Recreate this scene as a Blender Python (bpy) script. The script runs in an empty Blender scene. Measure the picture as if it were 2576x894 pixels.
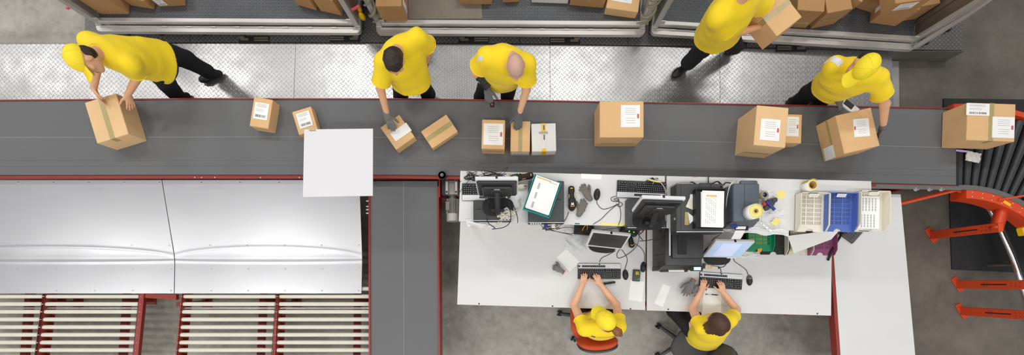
import bpy, bmesh, math, random
import numpy as np
from mathutils import Vector, Matrix

random.seed(7)
SC = bpy.context.scene
COL = SC.collection
PI = math.pi
# ---- camera geometry: straight down from 5.3 m, photo is an off-centre crop (2576 x 894) -------------
CAM_H, FPX, NX, NY = 5.3, 1070.0, 1288.0, 710.0

def W(px, py, z):
    """metric ground position of a measured photo point that lies at height z"""
    s = (CAM_H - z) / FPX
    return Vector(((px - NX) * s, (NY - py) * s, z))

def S(z):
    return FPX / (CAM_H - z)      # pixels per metre at height z

# ------------------------------------------------------------------ mesh builder
class MB:
    def __init__(s):
        s.v = []; s.f = []; s.m = []; s.sm = []; s.mi = 0
    def add(s, vs, fs, smooth=False, M=None):
        o = len(s.v)
        if M is not None:
            vs = [M @ Vector(v) for v in vs]
        s.v += [tuple(v) for v in vs]
        for f in fs:
            s.f.append([i + o for i in f]); s.m.append(s.mi); s.sm.append(smooth)
        return s
    def box(s, c, size, rz=0, bev=0, M=None, seg=1):
        c = Vector(c)
        T = Matrix.Translation(c) @ Matrix.Rotation(rz, 4, 'Z') if M is None else M @ Matrix.Translation(c) @ Matrix.Rotation(rz, 4, 'Z')
        x, y, z = [a / 2 for a in size]
        if bev <= 0:
            vs = [(-x,-y,-z),(x,-y,-z),(x,y,-z),(-x,y,-z),(-x,-y,z),(x,-y,z),(x,y,z),(-x,y,z)]
            fs = [(0,3,2,1),(4,5,6,7),(0,1,5,4),(1,2,6,5),(2,3,7,6),(3,0,4,7)]
            return s.add(vs, fs, False, T)
        b = bmesh.new()
        bmesh.ops.create_cube(b, size=1.0)
        for v in b.verts: v.co = Vector((v.co.x*2*x, v.co.y*2*y, v.co.z*2*z))
        bev = min(bev, x*.95, y*.95, z*.95)
        bmesh.ops.bevel(b, geom=b.edges[:], offset=bev, segments=seg, profile=.5, affect='EDGES')
        b.verts.index_update()
        s.add([v.co.copy() for v in b.verts], [[v.index for v in f.verts] for f in b.faces], seg > 1, T)
        b.free(); return s
    def cyl(s, p0, p1, r0, r1=None, seg=16, caps=True, M=None):
        p0 = Vector(p0); p1 = Vector(p1); r1 = r0 if r1 is None else r1
        d = (p1 - p0).normalized()
        a = d.orthogonal().normalized(); b = d.cross(a)
        vs = []
        for p, r in ((p0, r0), (p1, r1)):
            for i in range(seg):
                t = 2*PI*i/seg
                vs.append(p + (a*math.cos(t) + b*math.sin(t))*r)
        fs = [(i, (i+1) % seg, seg+(i+1) % seg, seg+i) for i in range(seg)]
        s.add(vs, fs, True, M)
        if caps:
            s.add(vs[:seg], [list(range(seg))[::-1]], False, M)
            s.add(vs[seg:], [list(range(seg))], False, M)
        return s
    def tube(s, pts, r, seg=6, res=0, closed=False, M=None):
        pts = [Vector(p) for p in pts]
        if res:
            out = []
            n = len(pts)
            rng = range(n) if closed else range(n-1)
            for i in rng:
                p0 = pts[(i-1) % n] if (closed or i > 0) else pts[0]
                p1 = pts[i]; p2 = pts[(i+1) % n]
                p3 = pts[(i+2) % n] if (closed or i+2 < n) else pts[-1]
                for k in range(res):
                    t = k/res
                    out.append(.5*((2*p1)+(p2-p0)*t+(2*p0-5*p1+4*p2-p3)*t*t+(3*p1-p0-3*p2+p3)*t**3))
            if not closed: out.append(pts[-1])
            pts = out
        n = len(pts); vs = []
        nrm = None
        if isinstance(r, (list, tuple)) and len(r) != n:
            r = [float(q) for q in np.interp(np.linspace(0, 1, n), np.linspace(0, 1, len(r)), r)]
        for i, p in enumerate(pts):
            a = pts[i-1] if (i > 0 or closed) else p
            b = pts[(i+1) % n] if (i < n-1 or closed) else p
            d = (b-a)
            d = d.normalized() if d.length > 1e-9 else Vector((1,0,0))
            if nrm is None: nrm = d.orthogonal().normalized()
            nrm = (nrm - d*nrm.dot(d))
            nrm = nrm.normalized() if nrm.length > 1e-6 else d.orthogonal().normalized()
            bi = d.cross(nrm)
            rr = r[i] if isinstance(r, (list, tuple)) else r
            for k in range(seg):
                t = 2*PI*k/seg
                vs.append(p + (nrm*math.cos(t)+bi*math.sin(t))*rr)
        fs = []
        for i in range(n if closed else n-1):
            j = (i+1) % n
            for k in range(seg):
                fs.append((i*seg+k, i*seg+(k+1) % seg, j*seg+(k+1) % seg, j*seg+k))
        s.add(vs, fs, True, M)
        if not closed:
            s.add(vs[:seg], [list(range(seg))[::-1]], False, M); s.add(vs[-seg:], [list(range(seg))], False, M)
        return s
    def prism(s, poly, z0, z1, bev=0, M=None):
        """polygon (xy, any winding) extruded; z1 may be a list of per-vertex tops"""
        a = sum(poly[i][0]*poly[(i+1) % len(poly)][1]-poly[(i+1) % len(poly)][0]*poly[i][1] for i in range(len(poly)))
        if a < 0: poly = list(poly)[::-1]
        n = len(poly)
        vs = [(p[0], p[1], z0) for p in poly] + [(p[0], p[1], z1) for p in poly]
        fs = [list(range(n))[::-1], list(range(n, 2*n))] + [(i, (i+1) % n, n+(i+1) % n, n+i) for i in range(n)]
        if bev <= 0: return s.add(vs, fs, False, M)
        b = bmesh.new()
        bv = [b.verts.new(v) for v in vs]
        for f in fs: b.faces.new([bv[i] for i in f])
        bmesh.ops.bevel(b, geom=b.edges[:], offset=bev, segments=2, profile=.5, affect='EDGES')
        b.verts.index_update()
        s.add([v.co.copy() for v in b.verts], [[v.index for v in f.verts] for f in b.faces], False, M)
        b.free(); return s
    def lathe(s, prof, c=(0,0,0), seg=24, M=None, ax=None):
        c = Vector(c); vs = []; n = len(prof)
        R = Matrix.Identity(3)
        if ax is not None: R = Vector((0,0,1)).rotation_difference(Vector(ax)).to_matrix()
        for r, z in prof:
            for k in range(seg):
                t = 2*PI*k/seg
                vs.append(c + R @ Vector((r*math.cos(t), r*math.sin(t), z)))
        fs = [(i*seg+k, i*seg+(k+1) % seg, (i+1)*seg+(k+1) % seg, (i+1)*seg+k) for i in range(n-1) for k in range(seg)]
        return s.add(vs, fs, True, M)
    def ell(s, c, rad, seg=16, rings=10, M=None, zmin=-1.0):
        c = Vector(c); vs = []; fs = []
        rows = rings+1
        t0 = math.asin(max(-1, min(1, zmin)))
        for i in range(rows):
            ph = t0 + (PI/2-t0)*i/rings
            for k in range(seg):
                t = 2*PI*k/seg
                vs.append((c.x+rad[0]*math.cos(ph)*math.cos(t), c.y+rad[1]*math.cos(ph)*math.sin(t), c.z+rad[2]*math.sin(ph)))
        for i in range(rings):
            for k in range(seg):
                fs.append((i*seg+k, i*seg+(k+1) % seg, (i+1)*seg+(k+1) % seg, (i+1)*seg+k))
        s.add(vs, fs, True, M)
        return s.add(vs[:seg], [list(range(seg))[::-1]], False, M)
    def quad(s, a, b, c, d, M=None):
        return s.add([a, b, c, d], [(0,1,2,3)], False, M)
    def grid(s, nx, ny, fn, smooth=True, thick=0.0):
        vs = [Vector(fn(i/(nx-1), j/(ny-1))) for j in range(ny) for i in range(nx)]
        fs = [(j*nx+i, j*nx+i+1, (j+1)*nx+i+1, (j+1)*nx+i) for j in range(ny-1) for i in range(nx-1)]
        s.add(vs, fs, smooth)
        if thick:
            lo = [v - Vector((0,0,thick)) for v in vs]
            s.add(lo, [f[::-1] for f in fs], smooth)
            rim = [i for i in range(nx)] + [j*nx+nx-1 for j in range(1, ny)] + [(ny-1)*nx+i for i in range(nx-2, -1, -1)] + [j*nx for j in range(ny-2, 0, -1)]
            n = len(rim)
            s.add([vs[i] for i in rim]+[lo[i] for i in rim], [(i, n+i, n+(i+1) % n, (i+1) % n) for i in range(n)], False)
        return s
    def mesh(s, name):
        me = bpy.data.meshes.new(name)
        me.from_pydata(s.v, [], s.f)
        me.polygons.foreach_set('material_index', s.m)
        me.polygons.foreach_set('use_smooth', s.sm)
        me.update()
        return me

def fix_normals(me):
    b = bmesh.new(); b.from_mesh(me)
    bmesh.ops.recalc_face_normals(b, faces=b.faces[:])
    b.to_mesh(me); b.free()

def pmat(o):
    return Matrix.Translation(o.location) @ o.rotation_euler.to_matrix().to_4x4()

def thing(name, label, cat, loc=(0,0,0), rz=0, group=None):
    o = bpy.data.objects.new(name, None); COL.objects.link(o)
    o.empty_display_size = .05
    o.location = loc; o.rotation_euler = (0, 0, rz)
    o['label'] = label; o['category'] = cat
    if group: o['group'] = group
    return o

def root_of(o):
    M = pmat(o)
    while o.parent: o = o.parent; M = pmat(o) @ M
    return M

def part(name, mb, mats, parent, world=False, label=None, recalc=True, smooth_angle=None):
    """one mesh part under its thing; world=True when built in world coordinates"""
    me = mb if isinstance(mb, bpy.types.Mesh) else mb.mesh(name)
    if recalc and not isinstance(mb, bpy.types.Mesh): fix_normals(me)
    if not isinstance(mats, (list, tuple)): mats = [mats]
    if not me.materials:
        for m in mats: me.materials.append(m)
    if world: me.transform(root_of(parent).inverted())
    o = bpy.data.objects.new(name, me); COL.objects.link(o)
    o.parent = parent
    if label: o['label'] = label
    return o

def single(name, mb, mats, label, cat, group=None, kind=None, recalc=True):
    """a top-level thing that is one mesh, built in world coordinates; origin moved to its base"""
    me = mb if isinstance(mb, bpy.types.Mesh) else mb.mesh(name)
    if recalc and not isinstance(mb, bpy.types.Mesh): fix_normals(me)
    if not isinstance(mats, (list, tuple)): mats = [mats]
    if not me.materials:
        for m in mats: me.materials.append(m)
    co = np.empty(len(me.vertices)*3); me.vertices.foreach_get('co', co); co = co.reshape(-1, 3)
    c = (co.min(0)+co.max(0))/2; c[2] = co[:, 2].min()
    me.transform(Matrix.Translation(-Vector(c)))
    o = bpy.data.objects.new(name, me); COL.objects.link(o); o.location = c
    if kind: o['kind'] = kind
    if label: o['label'] = label
    if cat: o['category'] = cat
    if group: o['group'] = group
    return o

def copy_tree(o, parent=None):
    c = o.copy(); COL.objects.link(c)
    c.parent = parent
    for ch in o.children: copy_tree(ch, c)
    return c

def place_copy(proto, used, loc, rz, label, group=None):
    o = proto if not used else copy_tree(proto)
    o.location = loc; o.rotation_euler = (0, 0, rz)
    o['label'] = label
    if group: o['group'] = group
    return o

# ------------------------------------------------------------------ materials
def newmat(name):
    m = bpy.data.materials.new(name); m.use_nodes = True
    nt = m.node_tree; b = nt.nodes['Principled BSDF']
    return m, nt, b
def N(nt, t, **kw):
    n = nt.nodes.new(t)
    for k, v in kw.items(): setattr(n, k, v)
    return n
def L(nt, a, b): nt.links.new(a, b)
def srgb(h):
    h = h.lstrip('#'); c = [int(h[i:i+2], 16)/255 for i in (0, 2, 4)]
    return tuple((x/12.92 if x <= .04045 else ((x+.055)/1.055)**2.4) for x in c)+(1,)

def pm(name, hexc, rough=.5, metal=0, var=.12, scale=8, bump=0, bscale=60, spec=None, coat=0, alpha=1, trans=0, detail=4, sheen=0):
    """principled material with procedural colour variation and optional noise bump"""
    m, nt, b = newmat(name)
    c = srgb(hexc)
    tc = N(nt, 'ShaderNodeTexCoord')
    ns = N(nt, 'ShaderNodeTexNoise'); ns.inputs['Scale'].default_value = scale; ns.inputs['Detail'].default_value = detail
    L(nt, tc.outputs['Object'], ns.inputs['Vector'])
    mx = N(nt, 'ShaderNodeMix', data_type='RGBA')
    mx.inputs['A'].default_value = tuple(max(0, x*(1-var)) for x in c[:3])+(1,)
    mx.inputs['B'].default_value = tuple(min(1, x*(1+var)) for x in c[:3])+(1,)
    L(nt, ns.outputs['Fac'], mx.inputs['Factor'])
    L(nt, mx.outputs['Result'], b.inputs['Base Color'])
    b.inputs['Roughness'].default_value = rough; b.inputs['Metallic'].default_value = metal
    if spec is not None: b.inputs['Specular IOR Level'].default_value = spec
    if coat: b.inputs['Coat Weight'].default_value = coat
    if alpha < 1: b.inputs['Alpha'].default_value = alpha
    if trans: b.inputs['Transmission Weight'].default_value = trans
    if sheen: b.inputs['Sheen Weight'].default_value = sheen
    if bump:
        n2 = N(nt, 'ShaderNodeTexNoise'); n2.inputs['Scale'].default_value = bscale; n2.inputs['Detail'].default_value = 3
        L(nt, tc.outputs['Object'], n2.inputs['Vector'])
        bp = N(nt, 'ShaderNodeBump'); bp.inputs['Strength'].default_value = bump; bp.inputs['Distance'].default_value = .01
        L(nt, n2.outputs['Fac'], bp.inputs['Height']); L(nt, bp.outputs['Normal'], b.inputs['Normal'])
    return m

def emit(name, hexc, st):
    m, nt, b = newmat(name)
    b.inputs['Base Color'].default_value = srgb(hexc)
    b.inputs['Emission Color'].default_value = srgb(hexc); b.inputs['Emission Strength'].default_value = st
    b.inputs['Roughness'].default_value = .25
    return m

def mth(nt, op, a, b=None, c=None):
    n = N(nt, 'ShaderNodeMath', operation=op)
    for i, x in enumerate((a, b, c)):
        if x is None: continue
        if isinstance(x, (int, float)): n.inputs[i].default_value = x
        else: L(nt, x, n.inputs[i])
    return n.outputs[0]

def tread_material(name, base, rough, metal, pitch, rot=PI/4, strength=.6, var=.15, colamp=.0, dirt=None):
    """raised checker-plate bars, alternating direction per cell"""
    m, nt, b = newmat(name)
    tc = N(nt, 'ShaderNodeTexCoord')
    mp = N(nt, 'ShaderNodeMapping'); mp.inputs['Rotation'].default_value = (0, 0, rot); mp.inputs['Scale'].default_value = (1/pitch,)*3
    L(nt, tc.outputs['Object'], mp.inputs['Vector'])
    sp = N(nt, 'ShaderNodeSeparateXYZ'); L(nt, mp.outputs['Vector'], sp.inputs[0])
    x, y = sp.outputs[0], sp.outputs[1]
    fx = mth(nt, 'SUBTRACT', mth(nt, 'FRACT', x), .5); fy = mth(nt, 'SUBTRACT', mth(nt, 'FRACT', y), .5)
    par = mth(nt, 'MODULO', mth(nt, 'ADD', mth(nt, 'ADD', mth(nt, 'FLOOR', x), mth(nt, 'FLOOR', y)), 1000), 2)
    def bar(a, c):
        u = mth(nt, 'MULTIPLY', a, 2.1); v = mth(nt, 'MULTIPLY', c, 5.5)
        d = mth(nt, 'SQRT', mth(nt, 'ADD', mth(nt, 'MULTIPLY', u, u), mth(nt, 'MULTIPLY', v, v)))
        return mth(nt, 'MAXIMUM', mth(nt, 'SUBTRACT', 1, d), 0)
    h1, h2 = bar(fx, fy), bar(fy, fx)
    h = mth(nt, 'ADD', mth(nt, 'MULTIPLY', h1, par), mth(nt, 'MULTIPLY', h2, mth(nt, 'SUBTRACT', 1, par)))
    h = mth(nt, 'MINIMUM', mth(nt, 'MULTIPLY', h, 2.2), 1)
    ns = N(nt, 'ShaderNodeTexNoise'); ns.inputs['Scale'].default_value = 2.2; ns.inputs['Detail'].default_value = 6
    L(nt, tc.outputs['Object'], ns.inputs['Vector'])
    mx = N(nt, 'ShaderNodeMix', data_type='RGBA'); c = srgb(base)
    mx.inputs['A'].default_value = tuple(q*(1-var) for q in c[:3])+(1,); mx.inputs['B'].default_value = tuple(min(1, q*(1+var)) for q in c[:3])+(1,)
    L(nt, ns.outputs['Fac'], mx.inputs['Factor'])
    col = mx.outputs['Result']
    if colamp:
        m2 = N(nt, 'ShaderNodeMix', data_type='RGBA', blend_type='MULTIPLY'); m2.inputs['Factor'].default_value = 1
        L(nt, col, m2.inputs['A'])
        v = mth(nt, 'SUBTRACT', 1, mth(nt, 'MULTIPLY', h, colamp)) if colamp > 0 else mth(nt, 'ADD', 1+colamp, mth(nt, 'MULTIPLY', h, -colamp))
        cb = N(nt, 'ShaderNodeCombineColor')
        for i in range(3): L(nt, v, cb.inputs[i])
        L(nt, cb.outputs[0], m2.inputs['B']); col = m2.outputs['Result']
    L(nt, col, b.inputs['Base Color'])
    r2 = N(nt, 'ShaderNodeTexNoise'); r2.inputs['Scale'].default_value = 5; r2.inputs['Detail'].default_value = 5
    L(nt, tc.outputs['Object'], r2.inputs['Vector'])
    L(nt, mth(nt, 'ADD', rough-.1, mth(nt, 'MULTIPLY', r2.outputs['Fac'], .2)), b.inputs['Roughness'])
    b.inputs['Metallic'].default_value = metal
    n3 = N(nt, 'ShaderNodeTexNoise'); n3.inputs['Scale'].default_value = 3.5; n3.inputs['Detail'].default_value = 2
    L(nt, tc.outputs['Object'], n3.inputs['Vector'])
    hh = mth(nt, 'ADD', h, mth(nt, 'MULTIPLY', n3.outputs['Fac'], 3.0))
    bp = N(nt, 'ShaderNodeBump'); bp.inputs['Strength'].default_value = strength; bp.inputs['Distance'].default_value = .004
    L(nt, hh, bp.inputs['Height']); L(nt, bp.outputs['Normal'], b.inputs['Normal'])
    return m

def concrete_material():
    m, nt, b = newmat('concrete')
    tc = N(nt, 'ShaderNodeTexCoord')
    n1 = N(nt, 'ShaderNodeTexNoise'); n1.inputs['Scale'].default_value = 1.3; n1.inputs['Detail'].default_value = 9; n1.inputs['Roughness'].default_value = .68
    n2 = N(nt, 'ShaderNodeTexNoise'); n2.inputs['Scale'].default_value = 14; n2.inputs['Detail'].default_value = 8
    for n in (n1, n2): L(nt, tc.outputs['Object'], n.inputs['Vector'])
    rp = N(nt, 'ShaderNodeValToRGB')
    e = rp.color_ramp.elements
    e[0].position = .32; e[0].color = srgb('#78746c'); e[1].position = .66; e[1].color = srgb('#bcb8ae')
    x = e.new(.5); x.color = srgb('#a19d94')
    L(nt, mth(nt, 'ADD', mth(nt, 'MULTIPLY', n1.outputs['Fac'], .75), mth(nt, 'MULTIPLY', n2.outputs['Fac'], .25)), rp.inputs[0])
    # oily, soiled ground around the machines on one side of the hall: a ragged stain, larger than the noise grain
    sp = N(nt, 'ShaderNodeSeparateXYZ'); L(nt, tc.outputs['Object'], sp.inputs[0])
    n3 = N(nt, 'ShaderNodeTexNoise'); n3.inputs['Scale'].default_value = .9; n3.inputs['Detail'].default_value = 7
    L(nt, tc.outputs['Object'], n3.inputs['Vector'])
    mr = N(nt, 'ShaderNodeMapRange'); mr.interpolation_type = 'SMOOTHSTEP'
    L(nt, mth(nt, 'ADD', sp.outputs[0], mth(nt, 'MULTIPLY', mth(nt, 'SUBTRACT', n3.outputs['Fac'], .5), 2.2)), mr.inputs['Value'])
    mr.inputs['From Min'].default_value = 3.1; mr.inputs['From Max'].default_value = 4.6
    dk = N(nt, 'ShaderNodeMix', data_type='RGBA', blend_type='MULTIPLY')
    L(nt, mth(nt, 'MULTIPLY', mr.outputs[0], mth(nt, 'ADD', .72, mth(nt, 'MULTIPLY', n2.outputs['Fac'], .45))), dk.inputs['Factor'])
    L(nt, rp.outputs[0], dk.inputs['A']); dk.inputs['B'].default_value = (.36, .33, .305, 1)
    L(nt, dk.outputs['Result'], b.inputs['Base Color'])
    L(nt, mth(nt, 'ADD', .38, mth(nt, 'MULTIPLY', n1.outputs['Fac'], .3)), b.inputs['Roughness'])
    bp = N(nt, 'ShaderNodeBump'); bp.inputs['Strength'].default_value = .12; bp.inputs['Distance'].default_value = .01
    L(nt, n2.outputs['Fac'], bp.inputs['Height']); L(nt, bp.outputs['Normal'], b.inputs['Normal'])
    return m

def ring_floor_material(name, dark, light, pitch):
    m, nt, b = newmat(name)
    tc = N(nt, 'ShaderNodeTexCoord')
    mp = N(nt, 'ShaderNodeMapping'); mp.inputs['Rotation'].default_value = (0, 0, PI/4); mp.inputs['Scale'].default_value = (1/pitch,)*3
    L(nt, tc.outputs['Object'], mp.inputs['Vector'])
    sp = N(nt, 'ShaderNodeSeparateXYZ'); L(nt, mp.outputs['Vector'], sp.inputs[0])
    fx = mth(nt, 'SUBTRACT', mth(nt, 'FRACT', sp.outputs[0]), .5); fy = mth(nt, 'SUBTRACT', mth(nt, 'FRACT', sp.outputs[1]), .5)
    r = mth(nt, 'SQRT', mth(nt, 'ADD', mth(nt, 'MULTIPLY', fx, fx), mth(nt, 'MULTIPLY', fy, fy)))
    w = mth(nt, 'SINE', mth(nt, 'MULTIPLY', r, 26))
    w = mth(nt, 'MULTIPLY_ADD', w, .5, .5)
    ns = N(nt, 'ShaderNodeTexNoise'); ns.inputs['Scale'].default_value = 2.5; ns.inputs['Detail'].default_value = 6
    L(nt, tc.outputs['Object'], ns.inputs['Vector'])
    f = mth(nt, 'MULTIPLY', w, mth(nt, 'ADD', ns.outputs['Fac'], .35))
    mx = N(nt, 'ShaderNodeMix', data_type='RGBA'); mx.inputs['A'].default_value = srgb(dark); mx.inputs['B'].default_value = srgb(light)
    L(nt, f, mx.inputs['Factor']); L(nt, mx.outputs['Result'], b.inputs['Base Color'])
    b.inputs['Roughness'].default_value = .5; b.inputs['Metallic'].default_value = .35
    bp = N(nt, 'ShaderNodeBump'); bp.inputs['Strength'].default_value = .4; bp.inputs['Distance'].default_value = .003
    L(nt, w, bp.inputs['Height']); L(nt, bp.outputs['Normal'], b.inputs['Normal'])
    return m

def streak_material(name, hexc, rough, metal, var, sx, sy, scale=10):
    """noise stretched along one axis (brushed metal, worn belt)"""
    m, nt, b = newmat(name)
    tc = N(nt, 'ShaderNodeTexCoord')
    mp = N(nt, 'ShaderNodeMapping'); mp.inputs['Scale'].default_value = (sx, sy, 1)
    L(nt, tc.outputs['Object'], mp.inputs['Vector'])
    ns = N(nt, 'ShaderNodeTexNoise'); ns.inputs['Scale'].default_value = scale; ns.inputs['Detail'].default_value = 6
    L(nt, mp.outputs['Vector'], ns.inputs['Vector'])
    n2 = N(nt, 'ShaderNodeTexNoise'); n2.inputs['Scale'].default_value = 1.1; n2.inputs['Detail'].default_value = 5
    L(nt, tc.outputs['Object'], n2.inputs['Vector'])
    f = mth(nt, 'ADD', mth(nt, 'MULTIPLY', ns.outputs['Fac'], .5), mth(nt, 'MULTIPLY', n2.outputs['Fac'], .5))
    c = srgb(hexc)
    mx = N(nt, 'ShaderNodeMix', data_type='RGBA')
    mx.inputs['A'].default_value = tuple(q*(1-var) for q in c[:3])+(1,); mx.inputs['B'].default_value = tuple(min(1, q*(1+var)) for q in c[:3])+(1,)
    L(nt, f, mx.inputs['Factor']); L(nt, mx.outputs['Result'], b.inputs['Base Color'])
    L(nt, mth(nt, 'ADD', rough-.08, mth(nt, 'MULTIPLY', f, .16)), b.inputs['Roughness'])
    b.inputs['Metallic'].default_value = metal
    bp = N(nt, 'ShaderNodeBump'); bp.inputs['Strength'].default_value = .08; bp.inputs['Distance'].default_value = .004
    L(nt, n2.outputs['Fac'], bp.inputs['Height']); L(nt, bp.outputs['Normal'], b.inputs['Normal'])
    return m

M = {}
M['concrete'] = concrete_material()
M['plate'] = tread_material('tread_plate_aluminium', '#a4a4a4', .33, .75, .041, strength=.3)
M['plate_bare'] = pm('plain_aluminium_edge', '#b4b4b2', .45, .6)
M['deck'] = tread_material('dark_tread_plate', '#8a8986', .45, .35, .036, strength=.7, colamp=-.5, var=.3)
M['cfloor'] = ring_floor_material('patterned_container_floor', '#2d2f33', '#77797d', .052)
M['alu'] = streak_material('container_aluminium', '#c4c1bc', .42, .5, .18, 1, 14, 6)
M['alu_worn'] = pm('worn_aluminium_panel', '#7f766b', .5, .55, .25, 4)
M['sheet'] = streak_material('chute_sheet_aluminium', '#c6c7cb', .34, .72, .03, 1, 6, 3)
M['belt'] = streak_material('conveyor_belt_rubber', '#656668', .62, 0, .12, .25, 12, 9)
M['belt_seam'] = pm('belt_seam', '#84858a', .6)
M['belt_dark'] = pm('belt_shadow_tone', '#606165', .6)  # shadow tone for the lines painted on the belt
M['red'] = pm('oxide_red_paint', '#8c2d21', .42, 0, .15, 5)
M['orange'] = pm('orange_red_paint', '#d9481f', .4, 0, .1, 5)
M['ivory'] = pm('ivory_plastic_roller', '#d9d5c8', .35, 0, .08, 10)
M['skirt'] = streak_material('scuffed_dock_steel', '#77736e', .5, .3, .4, 1, 2, 5)
M['steel'] = pm('bright_steel', '#cfcfcf', .25, .95, .05)
M['steel_dull'] = pm('dull_steel', '#8d8a86', .45, .8, .15)
M['cast'] = pm('cast_aluminium_gearbox', '#b3aca2', .5, .5, .18, 20, .2)
M['black'] = pm('black_plastic', '#2a2a2c', .42, 0, .1)
M['black2'] = pm('soft_black_plastic', '#1b1b1d', .5, 0, .1)
M['rubber'] = pm('black_rubber', '#1f1f20', .7, 0, .15)
M['roller_black'] = pm('black_roller_sleeve', '#36373a', .45, 0, .1, 12)
M['mat'] = pm('black_floor_mat', '#2c2c2d', .75, 0, .2, 20, .2, 120)
M['charcoal'] = pm('charcoal_painted_metal', '#4a4b4d', .5, .1, .08)
M['bluegrey'] = pm('blue_grey_plastic', '#59606a', .45, 0, .06)
M['silver'] = pm('silver_plastic', '#dedfe1', .35, .0, .04)
M['white_plastic'] = pm('white_plastic', '#e8e8e6', .4, 0, .03)
M['beige'] = pm('beige_plastic', '#ddd6c2', .45, 0, .06)
M['cream'] = pm('cream_tray_plastic', '#e9e3d2', .45, 0, .05)
M['blue'] = pm('blue_tray_plastic', '#5670bb', .4, 0, .08)
M['navyblue'] = pm('dark_blue_plastic', '#2b3a8c', .4, 0, .08)
M['green'] = pm('green_tray_plastic', '#128a5c', .4, 0, .08)
M['plum'] = pm('plum_tray_plastic', '#8d4a72', .45, 0, .08)
M['teal'] = pm('teal_plastic', '#1f9d9c', .4, 0, .06)
M['laminate'] = pm('white_laminate', '#dadad9', .5, 0, .035, 3)
M['board'] = pm('white_board', '#dfdee1', .55, 0, .02, 4)
M['edge'] = pm('table_edge_band', '#8a5a48', .6)
M['paper'] = pm('white_paper', '#f4f4f2', .75, 0, .02, 10)
M['card'] = pm('ivory_card', '#efe6d2', .7, 0, .04)
M['yellow_paper'] = pm('yellow_paper', '#efe28a', .7, 0, .04)
M['ink'] = pm('black_ink', '#2a2a2a', .7)
M['grey_ink'] = pm('grey_ink', '#8f8f90', .7)
M['red_ink'] = pm('red_ink', '#c4666a', .7)
M['orange_ink'] = pm('orange_ink', '#efa428', .7)
M['yellow'] = pm('yellow_plastic', '#f2c012', .4, 0, .06)
M['kraft'] = pm('kraft_cardboard', '#e0b683', .75, 0, .07, 6, .12, 180)
M['kraft_d'] = pm('brown_cardboard', '#b88c5c', .75, 0, .09, 6, .12, 180)
M['kraft_l'] = pm('pale_cardboard', '#e6c090', .75, 0, .06, 6, .12, 180)
M['tape'] = pm('packing_tape', '#b0a06c', .3, 0, .1, 30)
M['carton_white'] = pm('white_carton', '#e6e4e0', .65, 0, .03)
M['tape_yellow'] = pm('yellow_packing_tape', '#f5c518', .4, 0, .05)
M['blue_ink'] = pm('blue_ink', '#31469b', .6)
M['shirt'] = pm('yellow_cotton', '#ffdb1c', .8, 0, .05, 9, .12, 45, sheen=.1)
M['cap'] = pm('yellow_cap_cotton', '#ffe22c', .75, 0, .04, 20, .08, 200)
M['navy'] = pm('navy_work_trousers', '#15161d', .85, 0, .25, 10, .25, 50)
M['skin'] = pm('skin', '#e2ab84', .55, 0, .07, 14)
M['skin2'] = pm('fair_skin', '#e8b391', .55, 0, .06, 14)
M['lip'] = pm('lip_skin', '#b5705e', .5)
M['eye'] = pm('eye', '#3a2c24', .3)
M['hair_dark'] = pm('dark_hair', '#2e221b', .5, 0, .35, 60, .5, 160)
M['hair_brown'] = pm('brown_hair', '#4a2d1c', .45, 0, .4, 50, .5, 140)
M['hair_auburn'] = pm('auburn_hair', '#8a5730', .45, 0, .35, 50, .4, 140)
M['stitch'] = pm('cap_stitching', '#f0c41c')
M['stubble'] = pm('shaved_scalp', '#cfa694', .6, 0, .1, 60)
M['glove'] = pm('grey_knit_glove', '#7a7876', .9, 0, .12, 40, .3, 220)
M['glove_grey'] = pm('slate_knit_glove', '#66676b', .9, 0, .12, 40, .3, 220)
M['glove_brown'] = pm('worn_taupe_glove', '#77706a', .9, 0, .14, 40, .3, 220)
M['shoe'] = pm('black_work_shoe', '#17161a', .5, 0, .2)
M['orange_fabric'] = pm('orange_upholstery', '#c9512c', .9, 0, .1, 60, .2, 260)
M['grey_fabric'] = pm('dark_grey_upholstery', '#4b4b4e', .9, 0, .12, 60, .2, 260)
M['strap'] = pm('olive_strap', '#8e8a72', .7, 0, .2, 30)
M['pink'] = pm('pink_strap_tag', '#f0706a', .6)
M['clear'] = pm('clear_plastic_film', '#eef0f2', .12, 0, .02, 8, .8, 22, alpha=.42)
M['film'] = pm('milky_plastic_film', '#fbfbfb', .14, 0, .02, 8, .5, 26, alpha=.6)
M['plywood'] = pm('worn_floor_sheet', '#7c7365', .6, 0, .2, 6)
M['screen_off'] = pm('dark_screen', '#333436', .28, 0, .06)
M['screen_on'] = emit('lit_screen', '#a9c3e6', .75)
M['screen_win'] = emit('lit_window', '#c3d2ee', .8)
M['lcd'] = emit('small_lcd', '#cfd6f2', .9)
M['led'] = emit('green_led', '#5dff2a', 4.0)
M['led_red'] = emit('red_led', '#ff3a3a', 4.0)
M['cord_white'] = pm('off_white_cord', '#d8d2c6', .6, 0, .1)
M['cord_black'] = pm('black_cord', '#242424', .55)
M['red_plastic'] = pm('red_plastic', '#d8402f', .4)
M['wood_brown'] = pm('dark_void_panel', '#4a2b25', .6)

# ------------------------------------------------------------------ implicit-surface builder (bodies, cloth, gloves)
def cone(p0, r0, p1, r1, k=.02, side=None, flat=(True, True), endr=None):
    """tapered limb from p0 to p1; r may be (side radius, depth radius); flat cuts an end square"""
    t = lambda r: (r, r) if isinstance(r, (int, float)) else r
    return dict(p0=np.array(p0, float), p1=np.array(p1, float), r0=t(r0), r1=t(r1), k=k, side=side, flat=flat)
def limb(p0, r0, p1, r1, k=.02, side=None):
    return cone(p0, r0, p1, r1, k, side, (False, False))
def ellp(c, rad, axes, k=.02):
    return dict(c=np.array(c, float), rad=rad, axes=[np.array(a, float)/np.linalg.norm(a) for a in axes], k=k)

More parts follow.
